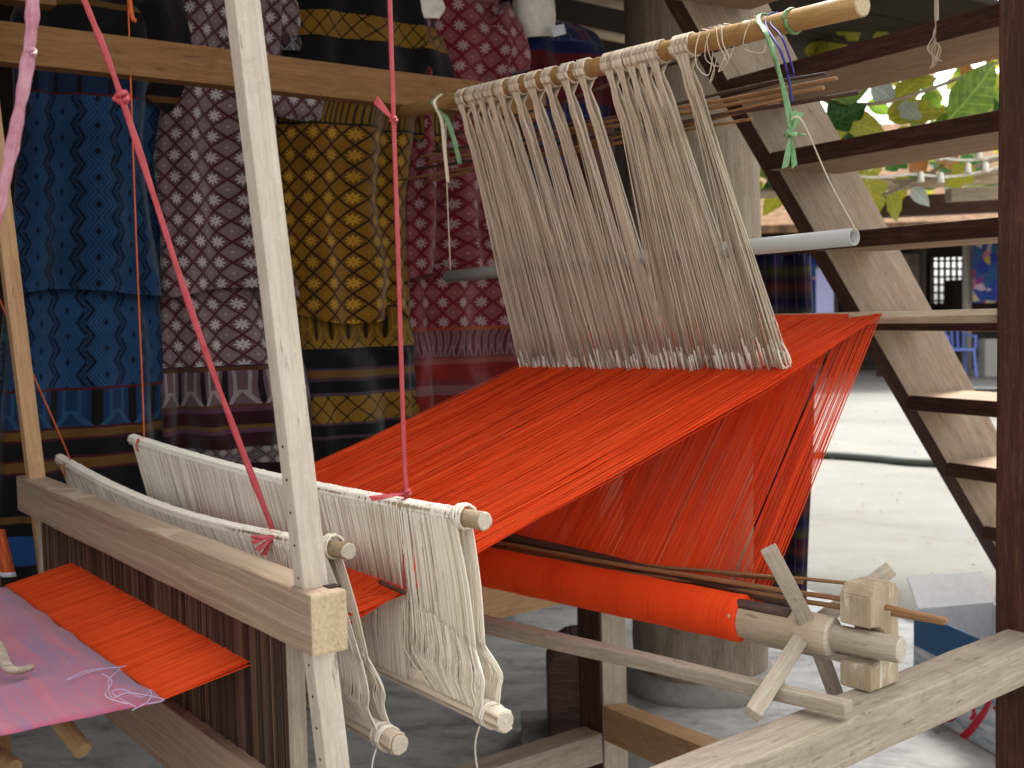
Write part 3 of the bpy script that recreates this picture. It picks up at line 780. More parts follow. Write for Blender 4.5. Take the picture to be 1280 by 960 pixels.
stick_h = [.052, .064, .078, .092, .104, .118, .13, .146]
th_, ring_ = [], []
tot = sum(bw); acc = 0
sidev = Vector((pd.y, -pd.x, 0)); 
if sidev.y > 0: sidev = -sidev
for k, (px_, wgt) in enumerate(zip(bx, bw)):
    c = pole_at(px_); cnt = int(52*wgt); t0, t1 = acc/tot, (acc+wgt)/tot; acc += wgt
    for j in range(12):
        off = (j-5.5)*.0021*wgt
        ring_.append([c + pd*(off + .003*math.sin(q*.7+k)) + sidev*(math.cos(q/12*math.tau)*.0175) + Z3*(math.sin(q/12*math.tau)*.0175) for q in range(13)])
    for j in range(cnt):
        s = j/(cnt-1); sgn = 1 if j % 2 else -1
        tb = lerp(t0, t1, s) ; tb = tb + .012*mnoise.noise((tb*14, k*.2, 1)) + R(-.008, .008); tb = min(1.0, max(0, tb))
        e = bottom(tb) + Z3*(.012*mnoise.noise((tb*22, 0, 0)) + R(-.016, .006)) + W3*R(-.012, .012)
        wdn = .0058*wgt
        a0 = c + pd*((s-.5)*.024*wgt) + sidev*(.0165*sgn)
        a1 = c + pd*((s-.5)*.012*wgt + R(-.001, .001)) - Z3*(.034 + R(-.003, .003)) + sidev*(.003*sgn)
        fan = lerp(a1, e, .17); fan = c + pd*((s-.5)*wdn*2.1 + R(-.001, .001)) + (lerp(c, e, .17) - c)*.85 - Z3*.018 + sidev*(sgn*R(.002, .007))
        fan -= pd*((lerp(c, e, .17)-c).dot(pd)*.55)
        g1 = lerp(fan, e, .18) + pd*R(-.002, .002)
        wv_ = pd*(.004*mnoise.noise((tb*30, 7, 0))) + W3*R(-.004, .004)
        th_.append([a0, a1, lerp(a1, fan, .5) + sidev*(sgn*.003), fan, g1, lerp(g1, e, .4) + wv_, lerp(g1, e, .75) + wv_*.5, e])
threads('loops', th_, .0011, MT['cotton2'], ph, sides=3)
threads('pole_wraps', ring_, .0019, MT['cotton2'], ph, sides=5)
# thicker lower ends of the loops
lowp = []
for q in th_:
    if R(0, 1) < .62:
        e = q[-1]; d = (q[-2]-e); lowp.append([e + d*R(.25, .55), e + d*.15, e - d*.03])
threads('loop_ends', lowp, .0016, MT['cotton'], ph, sides=4)
fz_ = []
for q in th_:
    for _ in range(2):
        e = q[-1]; d = (q[-2]-e); a_ = e + d*R(0, .35); b_ = a_ + Vector((R(-.006, .006), R(-.006, .006), R(-.010, .002))); fz_.append([a_, lerp(a_, b_, .5) + Vector((R(-.002, .002), 0, R(-.002, .002))), b_])
threads('fuzz', fz_, .0005, MT['cotton'], ph, sides=3)
# stray loops on the pole's bare end
stray = []
for px_, dx in ((893, 6), (899, -7), (905, 8), (912, 5), (950, -9), (885, -5)):
    c = pole_at(px_); d = R(.02, .05)
    stray.append(smooth_path([c + sidev*.016 + Z3*.012, c + sidev*.02 - Z3*d*.4 + pd*.004*dx*.3, c + sidev*.012 - Z3*d + pd*.002*dx, c + sidev*.004 - Z3*d*1.3 - pd*.001*dx, c - sidev*.01 - Z3*.012, c - sidev*.01 + Z3*.014, c + sidev*.012 + Z3*.016], 5))
threads('stray_loops', stray, .0009, MT['cotton2'], ph, sides=5, kind=None)
# little knotted edge thread at the near lower corner
ke = [on_w(x, y, .61) for x, y in ((938, 412), (950, 398), (964, 396), (972, 408), (968, 420), (978, 430), (984, 440), (988, 452), (982, 460), (976, 450), (984, 438))]
threads('edge_knots', [smooth_path(ke, 5)], .0017, MT['cotton'], ph, sides=5, kind=None)
# pattern sticks held in the loops
grp = 'thin brown pattern sticks held in the cotton loops'
ends = [((1032, 92), (575, 212)), ((1046, 98), (552, 205)), ((1030, 108), (560, 190)), ((1074, 114), (545, 178)), ((990, 122), (530, 222)), ((1000, 108), (510, 208)), ((1008, 26), (600, 150)), ((975, 128), (515, 233))]
ends = [((1032, 92), (540, 190)), ((1046, 98), (525, 196)), ((1030, 108), (535, 203)), ((1074, 114), (520, 212)), ((985, 124), (545, 221)), ((972, 133), (530, 228)), ((1008, 27), (560, 172)), ((940, 148), (500, 224))]
for i, (e0, e1) in enumerate(ends):
    pnrm = (pn-pf).cross(botN-pn).normalized()
    def onp(q): d = ray(*q); return CAM + d*((pn-CAM).dot(pnrm)/d.dot(pnrm))
    k_ = .006 + .002*(i % 3); A = onp(e0); B = onp(e1); A += (A-CAM)*k_; B += (B-CAM)*k_
    tag(rod('pattern_stick', A, B, R(.0024, .0034), MT['stick'] if i % 3 else MT['sticked'], None, sides=7, seg=10, wob=.006, rough=.1),
        'thin brown bamboo stick slipped through the cotton loops under the pole', 'stick', grp)
# grey pvc pipe
va = P(1068, 296, 1.72); vb = P(560, 346, 2.56)
tag(rod('pvc_pipe', vb, va, .0132, MT['pvc'], None, sides=24, seg=4, hollow=.0108, r2=.0132), 'grey plastic pipe threaded through the hanging cotton loops', 'pipe')
tag(cord('white_string', [va + Z3*.010 + bd*.004, va + Z3*.013, lerp(va, P(1003, 152, 1.58), .5), P(1003, 152, 1.58), P(988, 150, 1.58)], .0011, MT['cotton'], k=5), 'thin white string from the pipe end up to the green ribbon', 'string')
tag(cord('white_string', [vb + bd*-.0 + Z3*.012 + (va-vb)*.01, P(559, 240, 2.47), P(557, 150, 2.40)], .0013, MT['cotton2'], k=5), 'thin string holding up the shaded end of the grey pipe', 'string')
# green ribbons and blue thread on the pole
cN = pole_at(958); g = thing('green_ribbon', cN, 'green plastic ribbon tied round the pole near the pattern stick ends, its tail hanging down', 'ribbon')
def gp(x, y, d=0): return P(x, y, 1.585 + d)
cord('strand', [cN + sidev*.018 + Z3*.006, gp(957, 40, -.03), gp(972, 85, -.02), gp(985, 130), gp(990, 165)], .0042, MT['green'], g, k=6, sides=7, flat=.4)
cord('strand', [cN - sidev*.016 + Z3*.012, cN + Z3*.018, cN + sidev*.016 + Z3*.010, gp(966, 60, -.02), gp(976, 100, -.02), gp(988, 165)], .0034, MT['green'], g, k=6, sides=7, flat=.4)
threads('knot', [[gp(988, 168) + Vector((math.cos(q)*.006, math.sin(q)*.006, .003*math.sin(q*2))) for q in [0, 1, 2, 3, 4, 5, 6, 6.5]]], .004, MT['green'], g, sides=6, kind=None)
for (x, y, w_) in ((982, 207, .0045), (993, 206, .004), (1000, 142, .005), (992, 140, .004), (1006, 168, .0015)):
    bow(g, gp(988, 168), [(gp(x, y), w_)], MT['green'])
c2_ = pole_at(990); cord('loop', [c2_ + sidev*.017*math.cos(q/8*math.tau) + Z3*.017*math.sin(q/8*math.tau) + pd*.004*(q/8) for q in range(9)], .004, MT['green'], g, k=3, sides=6, flat=.5)
c3 = pole_at(968); b_ = thing('blue_thread', c3, 'dark blue thread wound round the bamboo pole', 'thread')
cord('strand', [c3 - sidev*.016, c3 + Z3*.017, c3 + sidev*.018, gp(975, 62, -.03), gp(985, 95, -.02), gp(990, 128, -.01)], .0018, MT['blue'], b_)
cord('strand', [c3 + Z3*.017 + pd*.006, c3 + sidev*.017 + pd*.008, gp(978, 48, -.03), gp(992, 90, -.02), gp(988, 95, -.01)], .0014, MT['blue'], b_)
cF = pole_at(550); g2 = thing('green_ribbon', cF, 'green ribbon hanging from the shaded end of the bamboo pole', 'ribbon')
def gq(x, y): return P(x, y, 2.37)
cord('strand', [cF + Z3*.018 - pd*.004, cF + sidev*.018, gq(556, 145), gq(566, 170), gq(575, 205)], .006, MT['green'], g2, k=6, sides=7, flat=.4)
cord('strand', [cF + Z3*.018 + pd*.006, cF + sidev*.018 + pd*.008, gq(552, 150), gq(556, 190), gq(560, 228)], .0045, MT['cotton2'], g2, k=6, sides=7, flat=.4)

# cotton tuft hanging from the stairs
t0 = P(1170, -10, 2.25)
tf_ = thing('cotton_tuft', t0, 'knotted off-white cotton string dangling from the top step', 'string')
threads('strands', [smooth_path([P(1170 + R(-2, 2), -40, 2.2), P(1171 + R(-3, 3), 20, 2.2), P(1168 + R(-4, 4), 45, 2.2), P(1168 + R(-9, 9), 62, 2.2), P(1170 + R(-8, 8), 78 + R(-5, 8), 2.2)], 4) for _ in range(9)], .0011, MT['cotton2'], tf_, sides=4, kind=None)

# ------------------------------------------------------------------ HANGING OUTFITS (patterned blouses and skirts)
NG = -1.5
def px_h(px, py, n=NG): return on_n(px, py, n).z
def lattice(a, u, v, cell, bg, bg2, line, star, core):
    p = (u + v)/cell; q = (u - v)/cell
    fp = p.frac() - .5; fq = q.frac() - .5; row = (p.floor() - q.floor()).mod(2)
    mx = fp.abs().max(fq.abs()); du = fp + fq; dv = fp - fq
    rr = (du*du + dv*dv).op('SQRT'); an = dv.op('ARCTAN2', du)
    st_ = rr.lt((an*8).op('COSINE')*.15 + .42)*rr.gt(.07)
    di = ((mx*9.5).frac().gt(.5))*mx.lt(.4)
    c = a.mix(mx.gt(.445), bg, line)
    c = a.mix(row*st_, c, star)
    inner = a.mix(di, bg, bg2)
    c2 = a.mix(mx.gt(.445), inner, line); c2 = a.mix(rr.lt(.1), c2, core)
    return a.mix(row, c2, c)
def zigzag(a, u, v, cell, c_dark, c_mid, c_lit):
    x = u/cell; col_ = x.floor(); fx = (x.frac() - .5).abs()*2; y = v/(cell*.95) + (col_.mod(2))*.5
    fy = (y.frac() - .5).abs()*2
    d = fx*.62 + (fy*.62 - .31).abs()*.0 + fy*.38
    e = (fx - (1 - fy)*.35*1.0)
    k = (fx*1.05 + fy*.5)
    rings = (k*4.6).frac()
    c = a.mix(rings.gt(.45), c_mid, c_lit)
    c = a.mix(k.gt(1.02)*k.lt(1.22), c, c_dark)
    c = a.mix(k.gt(1.22)*((k*9).frac().gt(.5)), c, c_dark)
    return a.mix(k.lt(.16), c, c_dark)
def tines(a, u, v, w, h0, h1, bg, lit, dark):
    fx = ((u/w).frac() - .5).abs()*2; t = (v - h0)/(h1 - h0)
    foot = (fx - (t*-1.6 + .75)).abs().lt(.16)*t.lt(.42)
    c = a.mix(fx.gt(.78), bg, dark); c = a.mix((fx.gt(.28)*fx.lt(.46))*t.gt(.2), c, lit); return a.mix(foot, c, lit)
def goldband(a, u, v, w, bg, lit, dark):
    fx = ((u/w).frac() - .5).abs(); fy = ((v/w).frac() - .5).abs(); d = fx + fy
    c = a.mix(((d*7).frac()).gt(.5), bg, lit); return a.mix(d.lt(.1) , a.mix((fx-fy).abs().lt(.05), c, dark), dark)
def garment_mat(name, bands, rough=.9):
    """bands from the bottom up: (height from which the band starts, function(a,u,v)->colour or colour)"""
    a = M(name, rough, spec=.1); u, v = a.uv()
    vv = v + (a.noise(a.coord('UV', (6, 6, 1)), 1, 2) - .5)*.008
    c = None
    for h, f in bands:
        k = f if isinstance(f, tuple) else f(a, u, v)
        c = k if c is None else a.mix(vv.gt(h), c, k)
    if isinstance(c, tuple): c = a.mix(0.0, c, c)
    w_ = a.noise(a.coord('UV', (500, 500, 1)), 1, 2); w2_ = a.noise(a.coord('UV', (9, 9, 1)), 1, 4)
    c = a.mix((w_*.5 + w2_*.4 + .07).max(0), c, (.0, .0, .0))
    a.base(c); a.bump(w_, .3, .001); a.b.inputs['Sheen Weight'].default_value = .25
    return a.m
def loft(name, rows, mat, parent, n0=NG, depth=.085, fold=.012, nf=7, seed=0, sides=72, steps=40, flare=0, hem=0):
    """closed tube of cloth from picture rows (py, px_left, px_right); top capped"""
    pts = []
    for py, xl, xr in rows:
        A, B = on_n(xl, py, n0), on_n(xr, py, n0); pts.append((A, B))
    vs, fs, uv = [], [], []; m = len(rows)-1
    for i in range(steps+1):
        t = i/steps*m; k = min(int(t), m-1); f = t-k; f = f*f*(3-2*f)*.4 + f*.6
        A = lerp(pts[k][0], pts[k+1][0], f); B = lerp(pts[k][1], pts[k+1][1], f)
        c = (A+B)/2; hw = (B-A).length/2; ax = (B-A).normalized(); tt = i/steps
        for j in range(sides):
            an = j/sides*math.tau; ca, sa = math.cos(an), math.sin(an)
            fo = fold*1.6*(.3 + .7*tt)*(math.sin(an*nf + seed + tt*1.3) + .8*math.sin(an*(nf*2+1) + seed*2 + tt*2.5) + 1.8*mnoise.noise((ca*2.2+seed, sa*2.2, tt*4)) + .7*mnoise.noise((ca*6+seed, sa*6, tt*9)))
            dd = depth*.6*(min(1, .45 + tt*3))
            sx = math.copysign(abs(ca)**.8, ca); sy = math.copysign(abs(sa)**.8, sa)
            cap = 1 if i else .96
            p = c + ax*(sx*(hw + fo*.25)*cap) + N3*(sy*(dd + fo))
            p.z += hem*math.sin(an*3+seed)*tt
            vs.append(p); uv.append((ca*hw*1.06 + seed*.37, p.z))
        if i:
            for j in range(sides):
                a_, b_ = (i-1)*sides+j, (i-1)*sides+(j+1) % sides; fs.append((a_, b_, b_+sides, a_+sides))
    fs.append(tuple(range(sides)))
    o = mesh(name, vs, fs, mat, parent, smooth=True, uvs=uv)
    bm = bmesh.new(); bm.from_mesh(o.data); bmesh.ops.recalc_face_normals(bm, faces=bm.faces); bm.to_mesh(o.data); bm.free()
    return o
def sleeve(name, pxs, rad, mat, parent, n0=NG, flat=.8, uo=0):
    pts = smooth_path([on_n(x, y, n0) for x, y in pxs], 7); vs, fs, uv = [], [], []; n = len(pts); S = 28
    for i, p in enumerate(pts):
        d = (pts[min(i+1, n-1)]-pts[max(i-1, 0)]).normalized(); s = d.cross(N3).normalized(); t = i/(n-1)
        r = lerp(rad[0], rad[1], t)
        for j in range(S):
            an = j/S*math.tau; q = r*(1 + .08*math.sin(an*5+t*4) + .1*mnoise.noise((math.cos(an)*2, math.sin(an)*2, t*4+uo)))
            v = p + s*(math.cos(an)*q) + N3*(math.sin(an)*q*flat); vs.append(v); uv.append((v.dot(W3)+uo, v.z))
    for i in range(n-1):
        for j in range(S): fs.append((i*S+j, i*S+(j+1) % S, (i+1)*S+(j+1) % S, (i+1)*S+j))
    fs.append(tuple(range(S))); 
    b = (n-1)*S; e = len(vs)      # turned-in cuff
    dd = (pts[-1]-pts[-2]).normalized()
    for j in range(S): vs.append(pts[-1] - dd*.03 + (vs[b+j]-pts[-1])*.8); uv.append(uv[b+j])
    for j in range(S): fs.append((b+j, b+(j+1) % S, e+(j+1) % S, e+j))
    fs.append(tuple(range(e, e+S)))
    o = mesh(name, vs, fs, mat, parent, smooth=True, uvs=uv)
    bm = bmesh.new(); bm.from_mesh(o.data); bmesh.ops.recalc_face_normals(bm, faces=bm.faces); bm.to_mesh(o.data); bm.free(); return o

MAU = dict(bg=(.22, .12, .135), bg2=(.46, .35, .35), line=(.10, .010, .02), star=(.80, .72, .68), core=(.55, .45, .44))
GOL = dict(bg=(.25, .11, .006), bg2=(.42, .20, .012), line=(.008, .005, .004), star=(.68, .37, .03), core=(.46, .23, .02))
CRI = dict(bg=(.30, .04, .055), bg2=(.42, .16, .17), line=(.20, .008, .018), star=(.60, .42, .42), core=(.46, .24, .24))
def lat(cell, d): return lambda a, u, v: lattice(a, u, v, cell, d['bg'], d['bg2'], d['line'], d['star'], d['core'])
def stripes(period, c1, c2, k=.5): return lambda a, u, v: a.mix((v/period).frac().gt(k), c1, c2)
BLK = (.008, .007, .008)
zz = lambda cell: (lambda a, u, v: zigzag(a, u, v, cell, (.004, .012, .036), (.014, .058, .16), (.03, .115, .27)))
# blue outfit
bo = thing('hanging_outfit', on_n(110, 690, NG), 'deep blue zigzag-patterned outfit hanging behind the beater', 'outfit', None)
hh = lambda y, x=110: px_h(x, y)
gold_s = (.20, .10, .022); mar = (.09, .012, .02)
mat_b = garment_mat('blue_ikat', [(-9, BLK), (hh(690), (.02, .09, .30)), (hh(655), BLK), (hh(640), gold_s), (hh(632), BLK), (hh(583), mar), (hh(580), gold_s), (hh(568), mar), (hh(565), BLK), (hh(545), mar), (hh(542), gold_s), (hh(532), mar),
    (hh(529), lambda a, u, v: tines(a, u, v, .075, hh(529), hh(485), (.012, .05, .14), (.03, .11, .25), BLK)), (hh(485), (.13, .01, .02)), (hh(482), zz(.062))])
mat_b2 = garment_mat('blue_ikat_blouse', [(-9, zz(.062)), (hh(128), (.11, .01, .02)), (hh(125), lambda a, u, v: a.mix((u/.05).frac().gt(.8), (.010, .035, .095), BLK)), (hh(88), BLK), (hh(20), gold_s), (hh(12), BLK)])
loft('skirt', [(345, 10, 195), (450, 0, 204), (560, -10, 207), (720, -22, 205)], mat_b, bo, fold=.010, nf=5, seed=1.2, depth=.10)
loft('blouse', [(-40, 40, 170), (20, 15, 200), (95, 18, 200), (200, 22, 190), (300, 14, 204), (366, 8, 208)], mat_b2, bo, n0=NG+.02, fold=.012, nf=4, seed=2.1, depth=.115, hem=.008)
sleeve('sleeve', [(180, 5), (205, 60), (212, 108), (192, 140)], (.09, .06), garment_mat('black_trim', [(-9, BLK), (hh(128), (.16, .07, .02)), (hh(120), BLK)]), bo, n0=NG+.03)
# mauve outfit
mo = thing('hanging_outfit', on_n(285, 600, NG), 'mauve and white star-patterned outfit hanging beside the blue one', 'outfit')
hm = lambda y: px_h(285, y)
mat_m = garment_mat('mauve_brocade', [(-9, (.03, .006, .01)), (hm(578), lambda a, u, v: lattice(a, u, v, .03, (.30, .24, .24), (.1, .07, .08), (.08, .03, .04), (.55, .5, .48), (.5, .45, .43))), (hm(556), (.05, .008, .016)), (hm(538), (.16, .06, .12)), (hm(533), gold_s), (hm(528), (.05, .008, .016)), (hm(512), (.15, .05, .10)), (hm(507), (.14, .06, .03)),
    (hm(503), lambda a, u, v: tines(a, u, v, .058, hm(503), hm(462), (.20, .12, .14), (.46, .38, .38), (.02, .006, .012))), (hm(462), (.13, .05, .02)), (hm(457), (.06, .01, .05)), (hm(455), lat(.050, MAU))])
mat_m2 = garment_mat('mauve_brocade_blouse', [(-9, lat(.050, MAU))])
loft('skirt', [(350, 200, 355), (460, 196, 376), (585, 192, 392)], mat_m, mo, fold=.022, nf=4, seed=.4, depth=.10, hem=.0)
loft('blouse', [(-60, 262, 305), (-25, 225, 352), (55, 212, 352), (110, 200, 345), (200, 186, 345), (290, 194, 352), (366, 192, 368)], mat_m2, mo, n0=NG+.03, fold=.014, nf=4, seed=3.3, depth=.11, hem=.012)
sleeve('sleeve', [(325, -18), (350, 12), (352, 48)], (.05, .045), mat_m2, mo, n0=NG+.05)
sleeve('sleeve', [(318, 105), (355, 122), (400, 138)], (.06, .030), mat_m2, mo, n0=NG+.10, flat=.6, uo=.2)
sleeve('cuff', [(352, 48), (354, 66)], (.047, .046), garment_mat('grey_trim', [(-9, lambda a, u, v: lattice(a, u, v, .05, (.03, .02, .025), (.25, .22, .24), (.30, .28, .30), (.1, .05, .06), (.2, .2, .2)))]), mo, n0=NG+.05)
# gold and black outfit
go = thing('hanging_outfit', on_n(430, 580, NG), 'gold and black patterned outfit with black yoke, hanging by the mauve one', 'outfit')
hg = lambda y: px_h(430, y)
gb = lambda a, u, v: goldband(a, u, v, .05, (.25, .12, .01), (.48, .27, .03), (.02, .01, .005))
mat_g2 = garment_mat('gold_brocade_blouse', [(-9, lat(.054, GOL)), (hg(166), (.02, .01, .006)), (hg(163), lambda a, u, v: a.mix(((u/.014).frac().gt(.6)), (.26, .135, .012), (.05, .022, .004))), (hg(122), (.15, .08, .01)), (hg(110), BLK), (hg(58), gb), (hg(28), BLK)])
mat_g = garment_mat('gold_brocade_skirt', [(-9, BLK), (hg(545), (.10, .05, .06)), (hg(541), BLK), (hg(528), (.1, .06, .09)), (hg(525), gb), (hg(492), (.1, .06, .09)), (hg(488), BLK), (hg(474), (.08, .04, .07)), (hg(470), gold_s), (hg(461), (.08, .04, .07)), (hg(458), BLK),
    (hg(434), gb), (hg(424), lambda a, u, v: tines(a, u, v, .05, hg(424), hg(386), (.24, .12, .01), (.40, .21, .02), (.03, .015, .004))), (hg(386), (.08, .03, .05)), (hg(383), lat(.054, GOL))])
loft('skirt', [(335, 352, 500), (450, 362, 514), (620, 370, 526)], mat_g, go, fold=.014, nf=4, seed=5.2, depth=.10)
loft('blouse', [(-70, 410, 470), (-35, 372, 515), (20, 358, 535), (85, 348, 545), (150, 340, 512), (250, 342, 500), (340, 352, 504), (398, 350, 506)], mat_g2, go, n0=NG+.03, fold=.012, nf=4, seed=6.0, depth=.11, hem=.014)
sleeve('sleeve', [(518, 60), (540, 120), (528, 185)], (.09, .06), mat_g2, go, n0=NG+.02)
# crimson outfit on a white bust
co = thing('hanging_outfit', on_n(580, 560, NG), 'crimson and white star-patterned outfit on a white dress form', 'outfit')
hc_ = lambda y: px_h(580, y)
mat_c2 = garment_mat('crimson_brocade_blouse', [(-9, lat(.054, CRI))])
mat_c = garment_mat('crimson_brocade_skirt', [(-9, (.20, .016, .014)), (hc_(525), (.30, .17, .17)), (hc_(515), (.24, .05, .06)), (hc_(505), (.30, .022, .016)), (hc_(490), (.32, .13, .14)), (hc_(478), (.25, .035, .04)), (hc_(470), (.32, .025, .018)), (hc_(453), (.38, .10, .08)), (hc_(447), (.28, .07, .08)),
    (hc_(444), lambda a, u, v: tines(a, u, v, .022, hc_(444), hc_(412), (.24, .08, .09), (.40, .24, .25), (.14, .02, .03))), (hc_(412), (.42, .09, .03)), (hc_(408), lat(.054, CRI))])
loft('skirt', [(330, 508, 640), (420, 505, 655), (540, 508, 672)], mat_c, co, fold=.028, nf=4, seed=7.7, depth=.10)
loft('blouse', [(-15, 545, 590), (8, 505, 628), (60, 508, 640), (120, 510, 630), (230, 506, 622), (345, 502, 628)], mat_c2, co, n0=NG+.02, fold=.016, nf=4, seed=8.4, depth=.11, hem=.01)
sleeve('sleeve', [(610, 20), (632, 60), (640, 92)], (.075, .06), mat_c2, co, n0=NG+.05)
loft('dress_form', [(-60, 512, 542), (-20, 508, 548), (12, 500, 556), (26, 512, 545)], MT['white'], co, n0=NG+.05, fold=.0, depth=.06, steps=16)
# plaid outfit on a white bust
po = thing('hanging_outfit', on_n(720, 420, NG-.1), 'navy and red plaid blouse on a white dress form, behind the cotton curtain', 'outfit')
def plaid(a, u, v):
    c = a.mix((u/.09).frac().gt(.55), (.02, .028, .10), (.10, .012, .03)); c = a.mix((v/.045).frac().gt(.8), c, (.05, .07, .20)); return a.mix((u/.03).frac().gt(.88), c, (.14, .14, .26))
hp = lambda y: px_h(700, y, NG-.1)
mat_p = garment_mat('navy_plaid', [(-9, (.05, .01, .02)), (hp(330), plaid), (hp(130), (.16, .012, .018)), (hp(72), (.015, .02, .11)), (hp(58), plaid)])
loft('blouse', [(30, 665, 715), (48, 648, 745), (90, 650, 770), (200, 655, 765), (400, 650, 775)], mat_p, po, n0=NG-.1, fold=.012, nf=4, seed=9.1, depth=.11)
loft('dress_form', [(-60, 648, 684), (-20, 642, 688), (20, 644, 692), (48, 655, 690)], MT['white'], po, n0=NG-.05, fold=.0, depth=.06, steps=16)
A = on_n(692, 46, NG+.02)
bar('price_tag', on_n(690, 40, NG+.02), on_n(706, 36, NG+.02), .002, .03, plain('paper', (.55, .56, .6)), po, bev=0)
# poles the outfits hang from
hr = thing('hanging_pole', L(.4, NG, 2.2), 'bamboo pole the patterned outfits hang from, under the ceiling', 'pole')
rod('culm', L(-1.0, NG, 2.22), L(2.0, NG, 2.24), .02, MT['bamboo_grey'], hr, sides=12, seg=10, nodes=(.2, .4, .6, .8))
for x in (110, 285, 440, 528, 668):
    p = on_n(x, -30, NG); rod('hook', Vector((p.x, p.y, p.z-.05)), Vector((p.x, p.y, 2.225)), .003, MT['nail'], hr, sides=6, seg=1)

# hanging striped cloth beyond the warp, by the log post
def stripe_cloth():
    a = M('striped_cloth', .9, spec=.1); u, v = a.uv()
    n = a.noise(a.coord('UV', (1, 60, 1)), 1, 1)
    c = a.ramp((v*9).frac()*.75 + n*.25, [(.1, (.012, .008, .02)), (.25, (.012, .012, .05)), (.4, (.05, .05, .012)), (.55, (.025, .008, .025)), (.7, (.08, .025, .012)), (.85, (.02, .016, .03))])
    c = a.mix((u*8).frac().gt(.9), c, (.1, .06, .12)); a.base(c); return a.m
sc = thing('hanging_cloth', P(990, 800, 3.35), 'dark multicoloured striped cloth hanging behind the return warp', 'cloth')
vs_, fs_, uv_ = [], [], []
A = P(940, 300, 3.35); B = P(1012, 300, 3.30); zb_ = P(990, 806, 3.33).z
for j in range(31):
    for i in range(25):
        t = i/24; q = j/30; p = lerp(A, B, t) + Vector((0, 1, 0))*(.02*math.sin(t*13 + q)) ; p.z = lerp(P(990, 318, 3.33).z, zb_, q) ; p.x += .012*math.sin(q*5)*t
        vs_.append(p); uv_.append((t, q))
for j in range(30):
    for i in range(24): fs_.append((j*25+i, j*25+i+1, (j+1)*25+i+1, (j+1)*25+i))
o = mesh('panel', vs_, fs_, stripe_cloth(), sc, smooth=True, uvs=uv_); o.modifiers.new('t', 'SOLIDIFY').thickness = .004
rod('hanging_rod', P(935, 316, 3.35), P(1020, 313, 3.30), .01, MT['darkw'], sc)

# pink yarn cone on the far rail, grey cloth behind
sp0 = P(664, 686, 2.70)
sp = thing('yarn_cone', sp0, 'bright pink cone of yarn standing on the far loom rail', 'yarn')
rod('yarn', sp0, sp0 + Z3*.11, .019, MT['pink'], sp, r2=.011, sides=16, seg=10, rough=.03)
rod('core', sp0 + Z3*.11, sp0 + Z3*.125, .007, MT['white'], sp, sides=10, seg=1)
sp1 = P(700, 690, 2.74)
sp = thing('yarn_cone', sp1, 'pale grey cone of yarn standing on the far loom rail', 'yarn')
rod('yarn', sp1, sp1 + Z3*.12, .025, plain('grey_yarn', (.30, .30, .30), .9), sp, r2=.014, sides=16, seg=10, rough=.03)
rod('core', sp1 + Z3*.12, sp1 + Z3*.135, .008, MT['white'], sp, sides=10, seg=1)

# wooden block behind the rear loom leg
bk = P(728, 895, 3.05)
def stump():
    bm = bmesh.new(); prof = [(-.085, 0), (.09, 0), (.09, .27), (-.02, .27), (-.065, .245), (-.085, .20)]
    f = bm.faces.new([bm.verts.new((x, 0, z)) for x, z in prof]); r = bmesh.ops.extrude_face_region(bm, geom=[f])
    bmesh.ops.translate(bm, verts=[v for v in r['geom'] if isinstance(v, bmesh.types.BMVert)], vec=(0, .16, 0)); bmesh.ops.recalc_face_normals(bm, faces=bm.faces)
    bmesh.ops.bevel(bm, geom=list(bm.edges), offset=.006, segments=2, affect='EDGES')
    me = bpy.data.meshes.new('wooden_block'); bm.to_mesh(me); bm.free(); me.materials.append(MT['sticked'])
    mm = Matrix.Translation((P(725, 920, 3.1).x, 3.1, P(725, 922, 3.1).z)); return link(bpy.data.objects.new('wooden_block', me), None, mm)
o = stump(); tag(o, 'dark wooden block with a cut corner behind the rear loom leg', 'block')
zz0 = o.matrix_basis.translation.z
tag(bar('support_slab', Vector((o.matrix_basis.translation.x-.16, 3.18, zz0/2)), Vector((o.matrix_basis.translation.x+.2, 3.18, zz0/2)), .3, max(.02, zz0-.004), plain('slab', (.25, .24, .22), .9)), 'low grey slab under the dark wooden block', 'slab') if zz0 > .03 else None

# curved wooden tool lying on the cloth
tl = smooth_path([on_h(-60, 770, .855), on_h(-10, 800, .85), on_h(8, 832, .842), on_h(24, 838, .836), on_h(38, 834, .834)], 6)
vs_, fs_, rn_ = [], [], []; sweep([tl], lambda t: .0085*(1 - .35*t), 10, vs_, fs_, rn_, None, .75)
tag(mesh('stretcher_stick', vs_, fs_, MT['grey'], smooth=True), 'curved grey wooden stick end lying on the purple cloth', 'stick')
# treadles under the cloth
for pa, pb, lb_ in (((60, 885), (104, 938), 'rounded wooden treadle end under the purple cloth, the larger lit one'), ((-30, 925), (18, 960), 'wooden treadle end showing below the cloth corner, mostly cut off')):
    A, B = P(*pa, 1.72), P(*pb, 1.66)
    tag(rod('treadle', A + (A-B)*2.2, B, .012, MT['tan'], None, r2=.014, sides=12, rough=.05), lb_, 'treadle')
